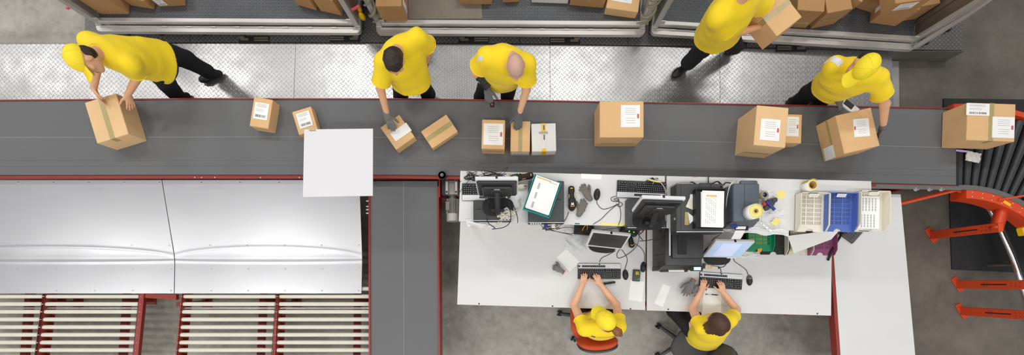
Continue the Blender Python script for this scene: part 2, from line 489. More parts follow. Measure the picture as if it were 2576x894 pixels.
def sdf_mesh(prims, vox):
    lo = np.full(3, 1e9); hi = np.full(3, -1e9); bbs = []
    for p in prims:
        if 'c' in p:
            r = max(p['rad']); a = p['c']-r; b = p['c']+r
        else:
            r = max(p['r0']+p['r1'])*1.05
            a = np.minimum(p['p0'], p['p1'])-r; b = np.maximum(p['p0'], p['p1'])+r
        mg = max(p['k'], vox*3)*1.6+vox*2
        bbs.append((a-mg, b+mg)); lo = np.minimum(lo, a-mg); hi = np.maximum(hi, b+mg)
    n = np.ceil((hi-lo)/vox).astype(int)+2
    D = np.full(n, .05, np.float32)
    ax = [lo[i]+vox*np.arange(n[i]) for i in range(3)]
    for p, (a, b) in zip(prims, bbs):
        i0 = np.maximum(np.floor((a-lo)/vox).astype(int), 0); i1 = np.minimum(np.ceil((b-lo)/vox).astype(int)+1, n)
        X = ax[0][i0[0]:i1[0], None, None]; Y = ax[1][None, i0[1]:i1[1], None]; Z = ax[2][None, None, i0[2]:i1[2]]
        if 'c' in p:
            q = 0
            for axx, rr in zip(p['axes'], p['rad']):
                t = (X-p['c'][0])*axx[0]+(Y-p['c'][1])*axx[1]+(Z-p['c'][2])*axx[2]
                q = q+(t/rr)**2
            d = (np.sqrt(q)-1)*min(p['rad'])
        else:
            v = p['p1']-p['p0']; ln = np.linalg.norm(v); v = v/ln
            s = p['side']
            if s is None:
                s = np.cross(v, [0, 0, 1.0])
                if np.linalg.norm(s) < 1e-3: s = np.array([1.0, 0, 0])
            s = np.array(s, float); s = s-v*np.dot(s, v); s /= np.linalg.norm(s); u = np.cross(v, s)
            dx, dy, dz = X-p['p0'][0], Y-p['p0'][1], Z-p['p0'][2]
            w = dx*v[0]+dy*v[1]+dz*v[2]; a_ = dx*s[0]+dy*s[1]+dz*s[2]; b_ = dx*u[0]+dy*u[1]+dz*u[2]
            t = np.clip(w/ln, 0, 1)
            rx = p['r0'][0]+(p['r1'][0]-p['r0'][0])*t; ry = p['r0'][1]+(p['r1'][1]-p['r0'][1])*t
            over = np.where(w < 0, -w, np.where(w > ln, w-ln, 0))
            rw = np.where(w < 0, min(p['r0']), min(p['r1']))
            if p['flat'][0]: over = np.where(w < 0, 0, over)
            if p['flat'][1]: over = np.where(w > ln, 0, over)
            d = (np.sqrt((a_/rx)**2+(b_/ry)**2+(over/rw)**2)-1)*np.minimum(rx, ry)
            if p['flat'][0]: d = np.maximum(d, -w)
            if p['flat'][1]: d = np.maximum(d, w-ln)
        sl = (slice(i0[0], i1[0]), slice(i0[1], i1[1]), slice(i0[2], i1[2]))
        e = D[sl]; k = max(p['k'], 1e-4)
        if p.get('cut'):
            D[sl] = np.maximum(e, -d).astype(np.float32)
        else:
            h = np.maximum(k-np.abs(e-d), 0)/k
            D[sl] = (np.minimum(e, d)-h*h*k*.25).astype(np.float32)
    return surface_nets(D, lo, vox)

def surface_nets(D, lo, vox):
    Sg = D < 0
    n = D.shape
    cnt = np.zeros((n[0]-1, n[1]-1, n[2]-1), np.int8)
    offs = [(i, j, k) for i in (0, 1) for j in (0, 1) for k in (0, 1)]
    for i, j, k in offs:
        cnt += Sg[i:n[0]-1+i, j:n[1]-1+j, k:n[2]-1+k]
    act = (cnt > 0) & (cnt < 8)
    I = np.argwhere(act)
    idx = np.full(act.shape, -1, np.int64); idx[act] = np.arange(len(I))
    val = {o: D[I[:, 0]+o[0], I[:, 1]+o[1], I[:, 2]+o[2]] for o in offs}
    acc = np.zeros((len(I), 3)); c = np.zeros(len(I))
    for o in offs:
        for a in range(3):
            if o[a] == 0:
                o2 = list(o); o2[a] = 1; o2 = tuple(o2)
                v0, v1 = val[o], val[o2]
                m = (v0 < 0) != (v1 < 0)
                t = np.where(m, v0/np.where(np.abs(v0-v1) < 1e-12, 1, v0-v1), 0)
                P = np.tile(np.array(o, float), (len(I), 1)); P[:, a] += t
                acc += P*m[:, None]; c += m
    V = (I+acc/np.maximum(c, 1)[:, None])*vox+lo
    F = []
    for a in range(3):
        b, d = (a+1) % 3, (a+2) % 3
        s0 = [slice(None)]*3; s1 = [slice(None)]*3
        s0[a] = slice(0, -1); s1[a] = slice(1, None)
        A = Sg[tuple(s0)]; B = Sg[tuple(s1)]
        E = np.argwhere(A != B)
        E = E[(E[:, b] > 0) & (E[:, d] > 0) & (E[:, b] < n[b]-1) & (E[:, d] < n[d]-1)]
        fl = A[E[:, 0], E[:, 1], E[:, 2]]
        def ci(db, dd):
            q = E.copy(); q[:, b] -= db; q[:, d] -= dd
            return idx[q[:, 0], q[:, 1], q[:, 2]]
        Q = np.stack([ci(1, 1), ci(0, 1), ci(0, 0), ci(1, 0)], 1)
        Q[~fl] = Q[~fl][:, ::-1]
        F.append(Q)
    return V, np.concatenate(F)

def vnormals(V, F):
    n = np.cross(V[F[:, 2]]-V[F[:, 0]], V[F[:, 3]]-V[F[:, 1]])
    out = np.zeros_like(V)
    for i in range(4): np.add.at(out, F[:, i], n)
    return out/np.maximum(np.linalg.norm(out, axis=1), 1e-12)[:, None]

def smooth_mesh(V, F, it):
    for _ in range(it):
        acc = np.zeros_like(V); c = np.zeros(len(V))
        for i in range(4):
            j = F[:, (i+1) % 4]
            np.add.at(acc, F[:, i], V[j]); np.add.at(c, F[:, i], 1)
            np.add.at(acc, j, V[F[:, i]]); np.add.at(c, j, 1)
        V = .5*V+.5*acc/np.maximum(c, 1)[:, None]
    return V

def wrinkle(V, amp, freq, seed=0):
    """smooth pseudo-noise for cloth folds"""
    r = np.random.RandomState(seed); out = np.zeros(len(V))
    for i in range(7):
        d = r.randn(3); d /= np.linalg.norm(d)
        e = r.randn(3); e /= np.linalg.norm(e)
        f = freq*(.6+r.rand()*1.6)
        out += np.sin(V@d*f+r.rand()*6+1.6*np.sin(V@e*f*.55+r.rand()*6))/(1+.35*i)
    return out*amp/2.2

def blob(name, prims, vox, mats, it=1, wr=None, paint=None):
    """continuous mesh from implicit primitives"""
    V, F = sdf_mesh(prims, vox)
    if it: V = smooth_mesh(V, F, it)
    if wr:
        V = V+vnormals(V, F)*wrinkle(V, *wr)[:, None]
    me = bpy.data.meshes.new(name)
    me.from_pydata(V.tolist(), [], F.tolist())
    me.polygons.foreach_set('use_smooth', [True]*len(F))
    if paint:
        c = V[F].mean(1); mi = np.zeros(len(F), int)
        for i, fn in paint: mi[fn(c)] = i
        me.polygons.foreach_set('material_index', mi.tolist())
    me.update()
    if not isinstance(mats, (list, tuple)): mats = [mats]
    for m in mats: me.materials.append(m)
    return me

def hand_prims(wr, d, n, thumb, curl=.35, sc=1.0, inf=0.0, spread=.12, k=.006):
    """palm, four unequal bent fingers and a thumb; d = along hand, n = back of hand, thumb=+1/-1 side of d x n"""
    wr = np.array(wr, float); d = np.array(d, float); d /= np.linalg.norm(d)
    n = np.array(n, float); n = n-d*np.dot(n, d); n /= np.linalg.norm(n)
    l = np.cross(d, n)*thumb
    P = [limb(wr-d*.01*sc, ((.026)*sc+inf, (.019)*sc+inf), wr+d*.03*sc, ((.033)*sc+inf, (.015)*sc+inf), .012, side=l),
         limb(wr+d*.03*sc, (.034*sc+inf, .015*sc+inf), wr+d*.078*sc, (.039*sc+inf, .0125*sc+inf), .012, side=l)]
    base = [(.085, .030, .066, 0), (.092, .0105, .077, 1), (.088, -.0105, .071, 2), (.079, -.030, .055, 3)]
    for bd, bl, ln, i in base:
        p = wr+d*bd*sc+l*bl*sc
        ang = curl*(.55+.08*i); sp = (1.5-i)*spread*.55
        dr = d*math.cos(sp)+l*math.sin(sp)
        segs = (.46, .30, .24); rad = (.0092, .0083, .0074, .0062)
        for j, fr in enumerate(segs):
            dd = dr*math.cos(ang)-n*math.sin(ang)
            q = p+dd*ln*fr*sc
            P.append(limb(p, rad[j]*sc+inf, q, rad[j+1]*sc+inf, k))
            p = q; ang += curl*(.9 if j == 0 else .6)
    p = wr+d*.028*sc+l*.028*sc-n*.004*sc
    dr = d*.62+l*.72-n*.22; dr /= np.linalg.norm(dr)
    d2 = d*.85+l*.42-n*.3; d2 /= np.linalg.norm(d2)
    q = p+dr*.040*sc; P.append(limb(p, .0135*sc+inf, q, .0105*sc+inf, .01))
    r_ = q+d2*.032*sc; P.append(limb(q, .0105*sc+inf, r_, .009*sc+inf, k))
    r2 = r_+d2*.024*sc; P.append(limb(r_, .009*sc+inf, r2, .007*sc+inf, k))
    return P
EXPOSURE = -1.17
AMBIENT = .8
LAMP = 330
# ================================================================== CAMERA, LIGHT, WORLD
cam = bpy.data.cameras.new('camera'); co = bpy.data.objects.new('camera', cam); COL.objects.link(co)
co.location = (0, 0, CAM_H); cam.sensor_width = 36; cam.sensor_fit = 'HORIZONTAL'
cam.lens = 36*FPX/2576; cam.shift_y = (NY-447)/2576; cam.clip_end = 60
SC.camera = co
SC.view_settings.view_transform = 'Standard'; SC.view_settings.look = 'None'
SC.view_settings.gamma = 1; SC.view_settings.use_curve_mapping = False
SC.view_settings.exposure = EXPOSURE
w = bpy.data.worlds.new('hall_ambient'); SC.world = w; w.use_nodes = True  # even fill standing in for light off ceiling and walls
bg = w.node_tree.nodes['Background']; bg.inputs[0].default_value = (1, .995, .985, 1); bg.inputs[1].default_value = AMBIENT
def lamp(x, y, power, sx=2.2, sy=.7, z=7.6):
    l = bpy.data.lights.new('hall_and_fill_lamp', 'AREA'); l.shape = 'RECTANGLE'; l.size = sx; l.size_y = sy
    l.energy = power; l.color = (1, .985, .955)
    o = bpy.data.objects.new('hall_and_fill_lamp', l); COL.objects.link(o); o.location = (x, y, z)
for lx, k in ((-13, 1), (-8.6, 1), (-4.2, 1), (1.7, .9), (5.5, .72)): lamp(lx, 5.9, LAMP*k)
for lx in (-10.8, -6.4, -2.0, 2.4, 6.8): lamp(lx, -1.9, LAMP*.6)  # unseen row, added for fill and for glow on the chute
for lx in (-8.6, -4.2, 0.2, 4.6): lamp(lx, -6.3, LAMP*.7)  # another unseen row, added as fill

def struct(name, mb, mats, label=None):
    o = single(name, mb, mats, label, None, kind='structure'); return o

# ================================================================== FLOOR, WALKWAY, DOCK
b = MB(); b.box((0, 1.5, -.05), (22, 13, .1)); struct('floor', b, M['concrete'], 'grey stained concrete warehouse floor')

wy = 1.945
seams = [(-170, -170), (744, 737), (955, 953), (1383.5, 1383.5), (1811, 1812), (2243, 2250)]
def wtop(px):
    T = [(-200, 112), (0, 111), (640, 109), (1000, 110), (1385, 113), (1600, 117), (1810, 121), (2243, 129)]
    for (a, ya), (c, yc) in zip(T, T[1:]):
        if a <= px <= c: return ya+(yc-ya)*(px-a)/(c-a)
    return 129
for (a0, a1), (c0, c1) in zip(seams, seams[1:]):
    p = [W(a0, wtop(a0), .22), W(c0, wtop(c0), .22)]
    q = [W(c1, 250, .22), W(a1, 250, .22)]
    b = MB()
    poly = [(p[0].x+.002, p[0].y), (p[1].x-.002, p[1].y), (q[0].x-.002, wy), (q[1].x+.002, wy)]
    b.prism(poly, .0, .22)
    struct('walkway', b, M['plate'], 'raised aluminium tread plate walkway behind the long belt')
b = MB(); b.prism([(4.56, wy-.5), (W(2264, 300, .02).x, wy-.5), (W(2261, 154, .02).x, W(0, 154, .02).y), (4.56, W(0, 152, .02).y)], 0, .02)
struct('walkway_plinth', b, M['plate_bare'], 'pale metal base strip at the right end of the walkway')

deck = thing('loading_dock', 'dark tread plate cargo dock with locks and castors under the open containers', 'dock', W(1300, 60, 0)*1)
deck.location.z = 0; deck['kind'] = 'structure'
dpx = [(213, 109), (478, 108), (755, 107), (1307, 110), (1580, 115), (1812, 118), (2120, 124), (2422, 128)]
for i, ((a, ya), (c, yc)) in enumerate(zip(dpx, dpx[1:])):
    b = MB()
    p0, p1 = W(a, ya, .23), W(c, yc, .23)
    b.prism([(p0.x+.003, p0.y+.008), (p1.x-.003, p1.y+.008), (p1.x-.003, 6.2), (p0.x+.003, 6.2)], .0, .23)
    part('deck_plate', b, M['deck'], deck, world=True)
q0, q1 = W(2243, 131, .2), W(2421.5, 128.6, .2)
b = MB(); b.box(((q0.x+q1.x)/2, W(2422, 128, .23).y+.001, .112), (q1.x-q0.x+.01, .006, .22)); part('deck_skirt', b, M['skirt'], deck, world=True)
def lock_unit(px, py, flip):
    b = MB(); c = W(px, py, .23)
    b.mi = 0; b.box((c.x, c.y, .233), (.36, .075, .008))
    b.mi = 1
    b.box((c.x-.09*flip, c.y+.012, .245), (.17, .02, .02), bev=.003); b.box((c.x-.09*flip, c.y-.014, .243), (.17, .014, .018), bev=.003)
    b.box((c.x+.11*flip, c.y, .243), (.1, .03, .016), bev=.003)
    b.box((c.x+.14*flip, c.y+.02, .25), (.07, .03, .03), bev=.004)
    part('cargo_lock', b, [M['rubber'], M['alu_worn']], deck, world=True)
for px, py, f in ((640, 100, -1), (868, 98, 1), (1192, 101, -1), (1421, 103, 1), (1990, 122, 1)): lock_unit(px, py, f)
for px, py in ((320, 83), (404, 84), (512, 84), (612, 84), (718, 84), (792, 84), (1118, 85), (1215, 86), (1398, 88), (1503, 88), (1612, 89), (1800, 97), (1995, 110), (2135, 118), (2330, 108), (2385, 75), (900, 72)):
    c = W(px, py, .265)
    b = MB(); b.cyl((c.x-.012, c.y+.012, .265), (c.x+.012, c.y+.012, .265), .034, seg=18); b.cyl((c.x-.02, c.y+.012, .265), (c.x+.02, c.y+.012, .265), .012, seg=10)
    b.box((c.x, c.y+.055, .25), (.06, .02, .04))
    part('castor', b, M['rubber'], deck, world=True)

# ================================================================== CARGO CONTAINERS
def container(px0, py0, px1, py1, label, twist=(False, False), side=('alu', 'alu'), depth=2.3, red=(0, 0), plain=0):
    z = .31
    a, c = W(px0, py0, z+.05), W(px1, py1, z+.05)
    wid = (c-a).to_2d().length; rz = math.atan2(c.y-a.y, c.x-a.x)
    mid = (a+c)/2
    t = thing('air_cargo_container', label, 'container', (mid.x, mid.y, z), rz, 'air cargo containers on the dock')
    h = wid/2
    b = MB()                                             # front sill with rounded corners
    r = .05; pl = []
    for k in range(7):
        an = -PI/2-PI/2*k/6; pl.append((-h+r+r*math.cos(an), r+r*math.sin(an)))
    for k in range(7):
        an = PI*0-PI/2*(1-0)*k/6 if False else PI*2-PI/2*k/6; 
    pr = [(h-r+r*math.cos(-PI/2*k/6), r+r*math.sin(-PI/2*k/6)) for k in range(7)]
    b.prism(pl+[(-h, .07), (h, .07)]+pr, 0, .05, bev=.004)
    b.box((0, .058, .045), (wid-.1, .022, .03), bev=.004)
    b.box((-h+.035, depth/2, .03), (.07, depth-.14, .06), bev=.004); b.box((h-.035, depth/2, .03), (.07, depth-.14, .06), bev=.004)
    part('base_frame', b, M['alu'], t)
    b = MB(); b.box((0, .1, .085), (wid-.15, .05, .06), bev=.006)
    for k in range(int(wid/.28)):
        b.box((-h+.25+k*.28, .055, .063), (.06, .012, .006))
    part('sill_rail', b, M['alu'], t)
    b = MB(); b.box((0, depth/2+.06, .07), (wid-.14, depth-.12, .04)); part('floor_panel', b, M['cfloor'], t)
    for s in (-1, 1):
        b = MB()
        b.box((s*(h-.045), .1, .75), (.065, .05, 1.4), bev=.006)
        b.box((s*(h-.075), .085, .11), (.1, .012, .12), bev=.003)
        for q in range(3): b.cyl((s*(h-.07), .07, .07+q*.03), (s*(h-.07), .081, .07+q*.03), .006, seg=8)
        part('corner_post', b, M['alu'], t)
        b = MB(); b.box((s*(h-.03), depth/2+.07, .75), (.012, depth-.1, 1.38))
        for k in range(6): b.box((s*(h-.043), .3+k*.36, .75), (.018, .05, 1.36), bev=.004)
        part('side_panel', b, M[side[0 if s < 0 else 1]], t)
        if twist[0 if s < 0 else 1]:
            b = MB()
            pts = [(s*(h-.045)+.052*math.cos(a_*.95), .09+.05*math.sin(a_*.95), .1+a_*.044) for a_ in np.arange(0, 30, .45)]
            b.tube(pts, .017, seg=6)
            pts = [(s*(h-.045)+.05*math.cos(a_*.95+2.4), .09+.046*math.sin(a_*.95+2.4), .1+a_*.044) for a_ in np.arange(0, 30, .45)]
            b.tube(pts, .011, seg=6)
            part('twisted_strap', b, M['strap'], t)
        if red[0 if s < 0 else 1]:
            b = MB(); x0 = s*(h+.012)
            b.tube([(x0, .16, .15), (x0+s*.02, .14, .4), (x0, .16, .7), (x0+s*.02, .15, 1.1)], .008, res=4)
            part('strap_cord', b, M['red'], t)
            for q in range(4):
                b = MB(); b.box((x0+s*.02, .13, .3+q*.2), (.11, .02, .035), rz=.5*(-1)**q, bev=.005); part('strap_tag', b, M['pink'], t)
            b = MB(); b.ell((x0+s*.03, .15, .12), (.035, .03, .07), 10, 8); b.ell((x0+s*.02, .19, .18), (.028, .03, .05), 10, 8); part('strap_pouch', b, M['yellow'], t)
    b = MB(); b.box((0, depth+.02, .75), (wid-.06, .014, 1.38)); part('back_panel', b, M['alu_worn'], t)
    return t
c1 = container(241, 79, 907, 83, 'open cargo container at upper left behind the capped worker, red strap tags on its posts', red=(1, 1))
c2 = container(946, 84, 1623, 88, 'open cargo container in the middle with straps twisted around both front posts', twist=(True, True))
c3 = container(1638, 85, 2304, 126, 'slightly turned open cargo container at upper right with a worn brown inner side', side=('alu', 'alu_worn'), twist=(False, False))
# curved guard rail of the right container
b = MB()
h3 = (W(2304, 126, .36)-W(1638, 85, .36)).to_2d().length/2
pts = [(h3-.03, .02, .08), (h3+.0, .05, .3), (h3+.03, .09, .6), (h3+.05, .16, .9), (h3+.03, .30, 1.15), (h3-.02, .5, 1.3)]
b.tube(pts, .03, seg=8, res=4); part('curved_guard_rail', b, M['alu'], c3)
b = MB()
for k in range(14):
    b.cyl((h3-.052, .3+.05*(k % 2), .2+k*.05), (h3-.047, .3+.05*(k % 2), .2+k*.05), .006, seg=8)
part('rivet_row', b, M['steel'], c3)
# loose floor sheet inside the middle container
b = MB(); p = [W(1027, 48, .405), W(1213, 47, .405), W(1208, -60, .405), W(1027, -60, .405)]
b.prism([(q.x, q.y) for q in p], .4005, .405)
single('floor_sheet', b, M['plywood'], 'worn brown-grey sheet lying on the floor of the middle container', 'sheet')

# ================================================================== LONG BELT CONVEYOR
ZB = .80
XS = [-170, 0, 250, 500, 760, 1000, 1200, 1380, 1600, 1800, 2000, 2200, 2300, 2405]
def interp(T, x):
    if x <= T[0][0]: return T[0][1]
    for (a, ya), (c, yc) in zip(T, T[1:]):
        if x <= c: return ya+(yc-ya)*(x-a)/(c-a)
    return T[-1][1]
BT = [(-170, 254.5), (0, 253), (500, 249), (1000, 249.5), (1380, 254.5), (1800, 262), (2260, 271), (2405, 274)]
BB = [(-170, 442), (0, 442), (500, 441), (1000, 441), (1380, 446), (1800, 453.5), (2195, 461.5), (2405, 467)]
conv = thing('belt_conveyor', 'long dark grey belt conveyor with oxide red side rails carrying the parcels', 'conveyor', W(1200, 345, 0))
conv.location.z = 0
b = MB()
def strip(b, T0, T1, z0, z1, xs=XS, o0=0, o1=0):
    top = [W(x, interp(T0, x)+o0, z1) for x in xs]; bot = [W(x, interp(T1, x)+o1, z1) for x in xs]
    n = len(xs)
    vs = [(*p.to_2d(), z1) for p in top]+[(*p.to_2d(), z1) for p in bot]+[(*p.to_2d(), z0) for p in top]+[(*p.to_2d(), z0) for p in bot]
    fs = []
    for i in range(n-1):
        fs += [(i, i+1, n+i+1, n+i), (2*n+i, 3*n+i, 3*n+i+1, 2*n+i+1), (i, 2*n+i, 2*n+i+1, i+1), (n+i, n+i+1, 3*n+i+1, 3*n+i)]
    fs += [(0, n, 3*n, 2*n), (n-1, 3*n-1, 4*n-1, 2*n-1)]
    b.add(vs, fs)
strip(b, BT, BB, ZB-.012, ZB)
part('belt', b, M['belt'], conv, world=True)
BS = [(-170, 346), (0, 346), (760, 344.5), (1240, 348), (1560, 352), (2000, 362), (2405, 372)]
b = MB(); strip(b, BS, BS, ZB, ZB+.0012, o0=-.7, o1=.7); part('belt_seam', b, M['belt_seam'], conv, world=True)
b = MB(); strip(b, BB, BB, ZB, ZB+.001, o0=-24, o1=-22.6); strip(b, BB, BB, ZB, ZB+.001, o0=-38, o1=-37.4); part('belt_shadow_line', b, M['belt_dark'], conv, world=True)  # shadow lines painted along the near side of the belt
b = MB(); strip(b, BT, BT, ZB-.17, ZB+.012, o0=-2.2, o1=.4); part('side_rail', b, M['red'], conv, world=True, label='oxide red far side rail')
b = MB(); xs2 = [x for x in XS if x < 1200]+[1160]
xs2 = sorted(xs2)
strip(b, BB, BB, ZB-.17, ZB+.0, xs=XS, o0=-1, o1=1.6)
for x0, x1 in zip(XS, XS[1:]):
    if x0 >= 2200: continue
    b.cyl(W(x0, interp(BB, x0)+5.5, ZB-.012), W(x1, interp(BB, x1)+5.5, ZB-.012), .017, seg=12)
part('side_rail', b, M['red'], conv, world=True, label='oxide red near side rail with a rounded lip')
b = MB()
p = W(2405, 370, ZB-.045); b.cyl((p.x-.03, W(0, 469, ZB).y, ZB-.045), (p.x-.03, W(0, 272, ZB).y, ZB-.045), .042, seg=20)
part('end_roller', b, M['rubber'], conv, world=True)
for px in (-100, 300, 800, 1060, 1500, 1950, 2330):
    for T, o in ((BT, 8), (BB, -8)):
        q = W(px, interp(T, px)+o, ZB); z0 = 0
        b = MB(); b.box((q.x, q.y, (.63+z0)/2), (.06, .06, .63-z0), bev=.004); b.box((q.x, q.y, .006), (.14, .12, .012))
        part('leg', b, M['red'], conv, world=True)
    b = MB(); q0 = W(px, interp(BT, px)+8, ZB); q1 = W(px, interp(BB, px)-8, ZB)
    b.box(((q0.x+q1.x)/2, (q0.y+q1.y)/2, .66), (.05, (q0-q1).length, .06)); part('cross_beam', b, M['red'], conv, world=True)
for px in (490, 507, 540, 655, 753):
    b = MB(); q = W(px, 446.5, ZB+.006); b.ell((q.x, q.y, ZB+.004), (.009, .009, .006), 10, 5); part('bolt', b, M['steel'], conv, world=True)

# ================================================================== CROSS BELT CONVEYOR
ZC = .70
cc = thing('cross_belt_conveyor', 'short grey belt conveyor branching towards the bottom edge between chute and desks', 'conveyor', W(1018, 680, 0))
cc.location.z = 0
y0, y1 = W(0, 456, ZC).y, W(0, 1010, ZC).y
xl0, xr0 = W(931.5, 0, ZC).x, W(1100.5, 0, ZC).x; xl1, xr1 = W(933.5, 0, ZC).x, W(1103.5, 0, ZC).x
b = MB(); b.prism([(xl0, y0), (xr0, y0), (xr1, y1), (xl1, y1)], ZC-.012, ZC); part('belt', b, M['belt'], cc, world=True)
b = MB(); q0, q1 = W(1015, 452, ZC).x, W(1016.5, 1000, ZC).x
b.prism([(q0-.003, y0), (q0+.003, y0), (q1+.003, y1), (q1-.003, y1)], ZC, ZC+.0012); part('belt_seam', b, M['belt_seam'], cc, world=True)
for a0, a1, s in ((xl0, xl1, -1), (xr0, xr1, 1)):
    b = MB(); ys = y0-.06
    b.prism([(a0, ys), (a0+s*.016, ys), (a1+s*.02, y1), (a1, y1)], ZC-.16, ZC+.014); part('side_rail', b, M['orange' if False else 'red'], cc, world=True)
b = MB(); b.cyl((xl0, y0-.02, ZC-.045), (xr0, y0-.02, ZC-.045), .042, seg=20); part('end_roller', b, M['rubber'], cc, world=True)
for yy in (.72, -.4, -1.2):
    for xx in (xl0+.2, xr0-.12):
        b = MB(); b.box((xx, yy, .28), (.05, .06, .56), bev=.004); b.box((xx, yy, .006), (.1, .12, .012)); part('leg', b, M['red'], cc, world=True)
for px, py in ((925, 505), (925, 519), (925, 527), (925, 536)):
    q = W(px, py, ZC); b = MB(); b.cyl((q.x-.02, q.y, ZC-.02), (q.x+.012, q.y, ZC-.02), .012, seg=8); part('bolt', b, M['steel'], cc, world=True)
b = MB(); q = W(1092, 470, ZC)
b.box((W(1103, 0, ZC).x+.012, W(0, 474, ZC).y, ZC-.05), (.02, .2, .13), bev=.003); part('bearing_plate', b, M['red'], cc, world=True)

# drive motor
mt = thing('gear_motor', 'gear motor with black belt pulley beside the cross belt conveyor', 'motor', W(1133, 500, .0))
mt.location.z = .0
zm = .62
c = W(1112, 441, .86)
b = MB(); b.cyl((c.x, c.y, .70), (c.x, c.y, .86), .038, seg=24); b.cyl((c.x, c.y, .84), (c.x, c.y, .86), .043, seg=24); tp_ = part('tension_pulley', b, M['rubber'], mt, world=True)
b = MB(); b.cyl((c.x, c.y, .858), (c.x, c.y, .872), .018, seg=14); b.cyl((c.x, c.y, .87), (c.x, c.y, .885), .009, seg=6); part('pulley_hub', b, M['steel_dull'], tp_, world=True)
b = MB(); b.box((c.x+.005, c.y-.1, .66), (.07, .17, .14), bev=.012); b.cyl((c.x+.035, c.y-.12, .70), (c.x+.1, c.y-.12, .70), .02, seg=12); part('belt_guard', b, M['black'], mt, world=True)
g = W(1136, 470, .75)
b = MB(); b.box((g.x, g.y, .66), (.09, .16, .15), bev=.02, seg=2)
for k in range(7): b.box((g.x-.036+.012*k, g.y, .738), (.005, .13, .018))
gb_ = part('gearbox', b, M['cast'], mt, world=True)
b = MB()
for s in (-1, 1):
    b.box((g.x+s*.05, g.y, .69), (.03, .165, .15), bev=.006)
part('gearbox_flange', b, M['alu'], gb_, world=True)
b = MB()
for s in (-1, 1):
    for u in (-1, 1):
        b = MB(); b.cyl((g.x+s*.05, g.y+u*.06, .765), (g.x+s*.05, g.y+u*.06, .772), .01, seg=8); part('flange_bolt', b, M['black'], gb_, world=True)

m0 = W(1137, 500, .72); m1 = W(1138, 537, .72); m2 = W(1138, 556, .72)
b = MB(); b.cyl((g.x, g.y-.08, .66), (m0.x, m0.y, .66), .035, .055, seg=18); b.cyl((m0.x, m0.y, .66), (m1.x, m1.y, .66), .062, seg=24)
for k in range(22):
    a = 2*PI*k/22; b.box(((m0.x+m1.x)/2+.066*math.cos(a), (m0.y+m1.y)/2, .66+.066*math.sin(a)), (.006 if abs(math.cos(a)) < .7 else .014, abs(m1.y-m0.y), .014 if abs(math.cos(a)) < .7 else .006))
b.box((m0.x-.045, (m0.y+m1.y)/2, .7), (.05, .1, .06), bev=.006)
part('motor_body', b, M['steel_dull'], mt, world=True)
b = MB(); b.cyl((m1.x, m1.y, .66), (m2.x, m2.y, .66), .072, seg=24); part('fan_cover', b, M['alu'], mt, world=True)
b = MB(); b.box((g.x-.02, g.y-.02, .555), (.22, .24, .07)); b.box((g.x+.02, g.y-.02, .26), (.07, .07, .52)); b.box((g.x+.02, g.y-.02, .006), (.14, .14, .012)); part('motor_bracket', b, M['red'], mt, world=True)
b = MB(); b.tube([(m0.x-.06, m0.y-.02, .70), (m0.x-.13, m0.y+.02, .68), (m0.x-.16, m0.y+.1, .6), (m0.x-.14, m0.y+.2, .5)], .009, res=5); part('power_cable', b, M['cord_black'], mt, world=True)

# ================================================================== SHEET METAL CHUTE
def chute(edge_l, edge_r, label, bump):
    """edges: list of (px at top, crease, bottom)"""
    yt, yc, yb = W(0, 453.5, .74).y, W(0, 652, .60).y, W(0, 739, .575).y
    def X(e, v):
        xt, xc, xb = W(e[0], 0, .74).x, W(e[1], 0, .60).x, W(e[2], 0, .575).x
        return xt+(xc-xt)*v/.7 if v < .7 else xc+(xb-xc)*(v-.7)/.3
    t = thing('metal_chute_sheet', label, 'chute', ((X(edge_l, .5)+X(edge_r, .5))/2, yc, .0))
    def fn(u, v):
        x = X(edge_l, v)+(X(edge_r, v)-X(edge_l, v))*u
        y = yt+(yc-yt)*v/.7 if v < .7 else yc+(yb-yc)*(v-.7)/.3
        z = .74+(.60-.74)*v/.7 if v < .7 else .60+(.575-.60)*(v-.7)/.3
        s = math.exp(-((v-.7)/.03)**2)                          # rounded fold with a long shallow dent
        z += .002*s
        e = (4*u*(1-u))**.6
        v1 = .675-.085*e
        z += bump*(math.exp(-((v-v1)/.014)**2)*.0022+math.exp(-((v-.715-.012*e)/.012)**2)*.0022)
        z += .0005*math.sin(u*23+v*9)*math.exp(-((v-.68)/.12)**2)+.0005*math.sin(u*11.3+1)*math.sin(v*7)
        return (x, y, z)
    b = MB(); b.grid(80, 240, fn, True, .004)
    part('sheet', b, M['sheet'], t, world=True)
    first = None
    w = abs(X(edge_r, .5)-X(edge_l, .5))
    nn = int(w/.41)
    for v in (.022, .575, .785, .975):
        for k in range(nn+1):
            u = (.03+k*.41)/w
            if u > .985: continue
            p = fn(1-u, v)
            if first is None:
                b = MB(); b.ell((0, 0, 0), (.009, .009, .004), 10, 4); first = part('rivet', b, M['steel'], t)
                r = first
            else:
                r = first.copy(); COL.objects.link(r); r.parent = t
            r.location = Vector(p)-t.location+Vector((0, 0, .0005))
    b = MB(); sup = [fn(.15, .3), fn(.85, .3), fn(.15, .95), fn(.85, .95)]
    for q in sup: 
        b = MB(); b.box((q[0], q[1], q[2]/2-.01), (.05, .05, q[2]-.03)); b.box((q[0], q[1], .006), (.12, .12, .012)); part('leg', b, M['red'], t, world=True)
    return t
chute((-170, -190, -190), (406.3, 439, 437.3), 'left sheet of bare aluminium chute below the long belt', 1.0)
chute((408, 441, 439.3), (904, 911, 909), 'right sheet of bare aluminium chute, next to the cross belt', .8)

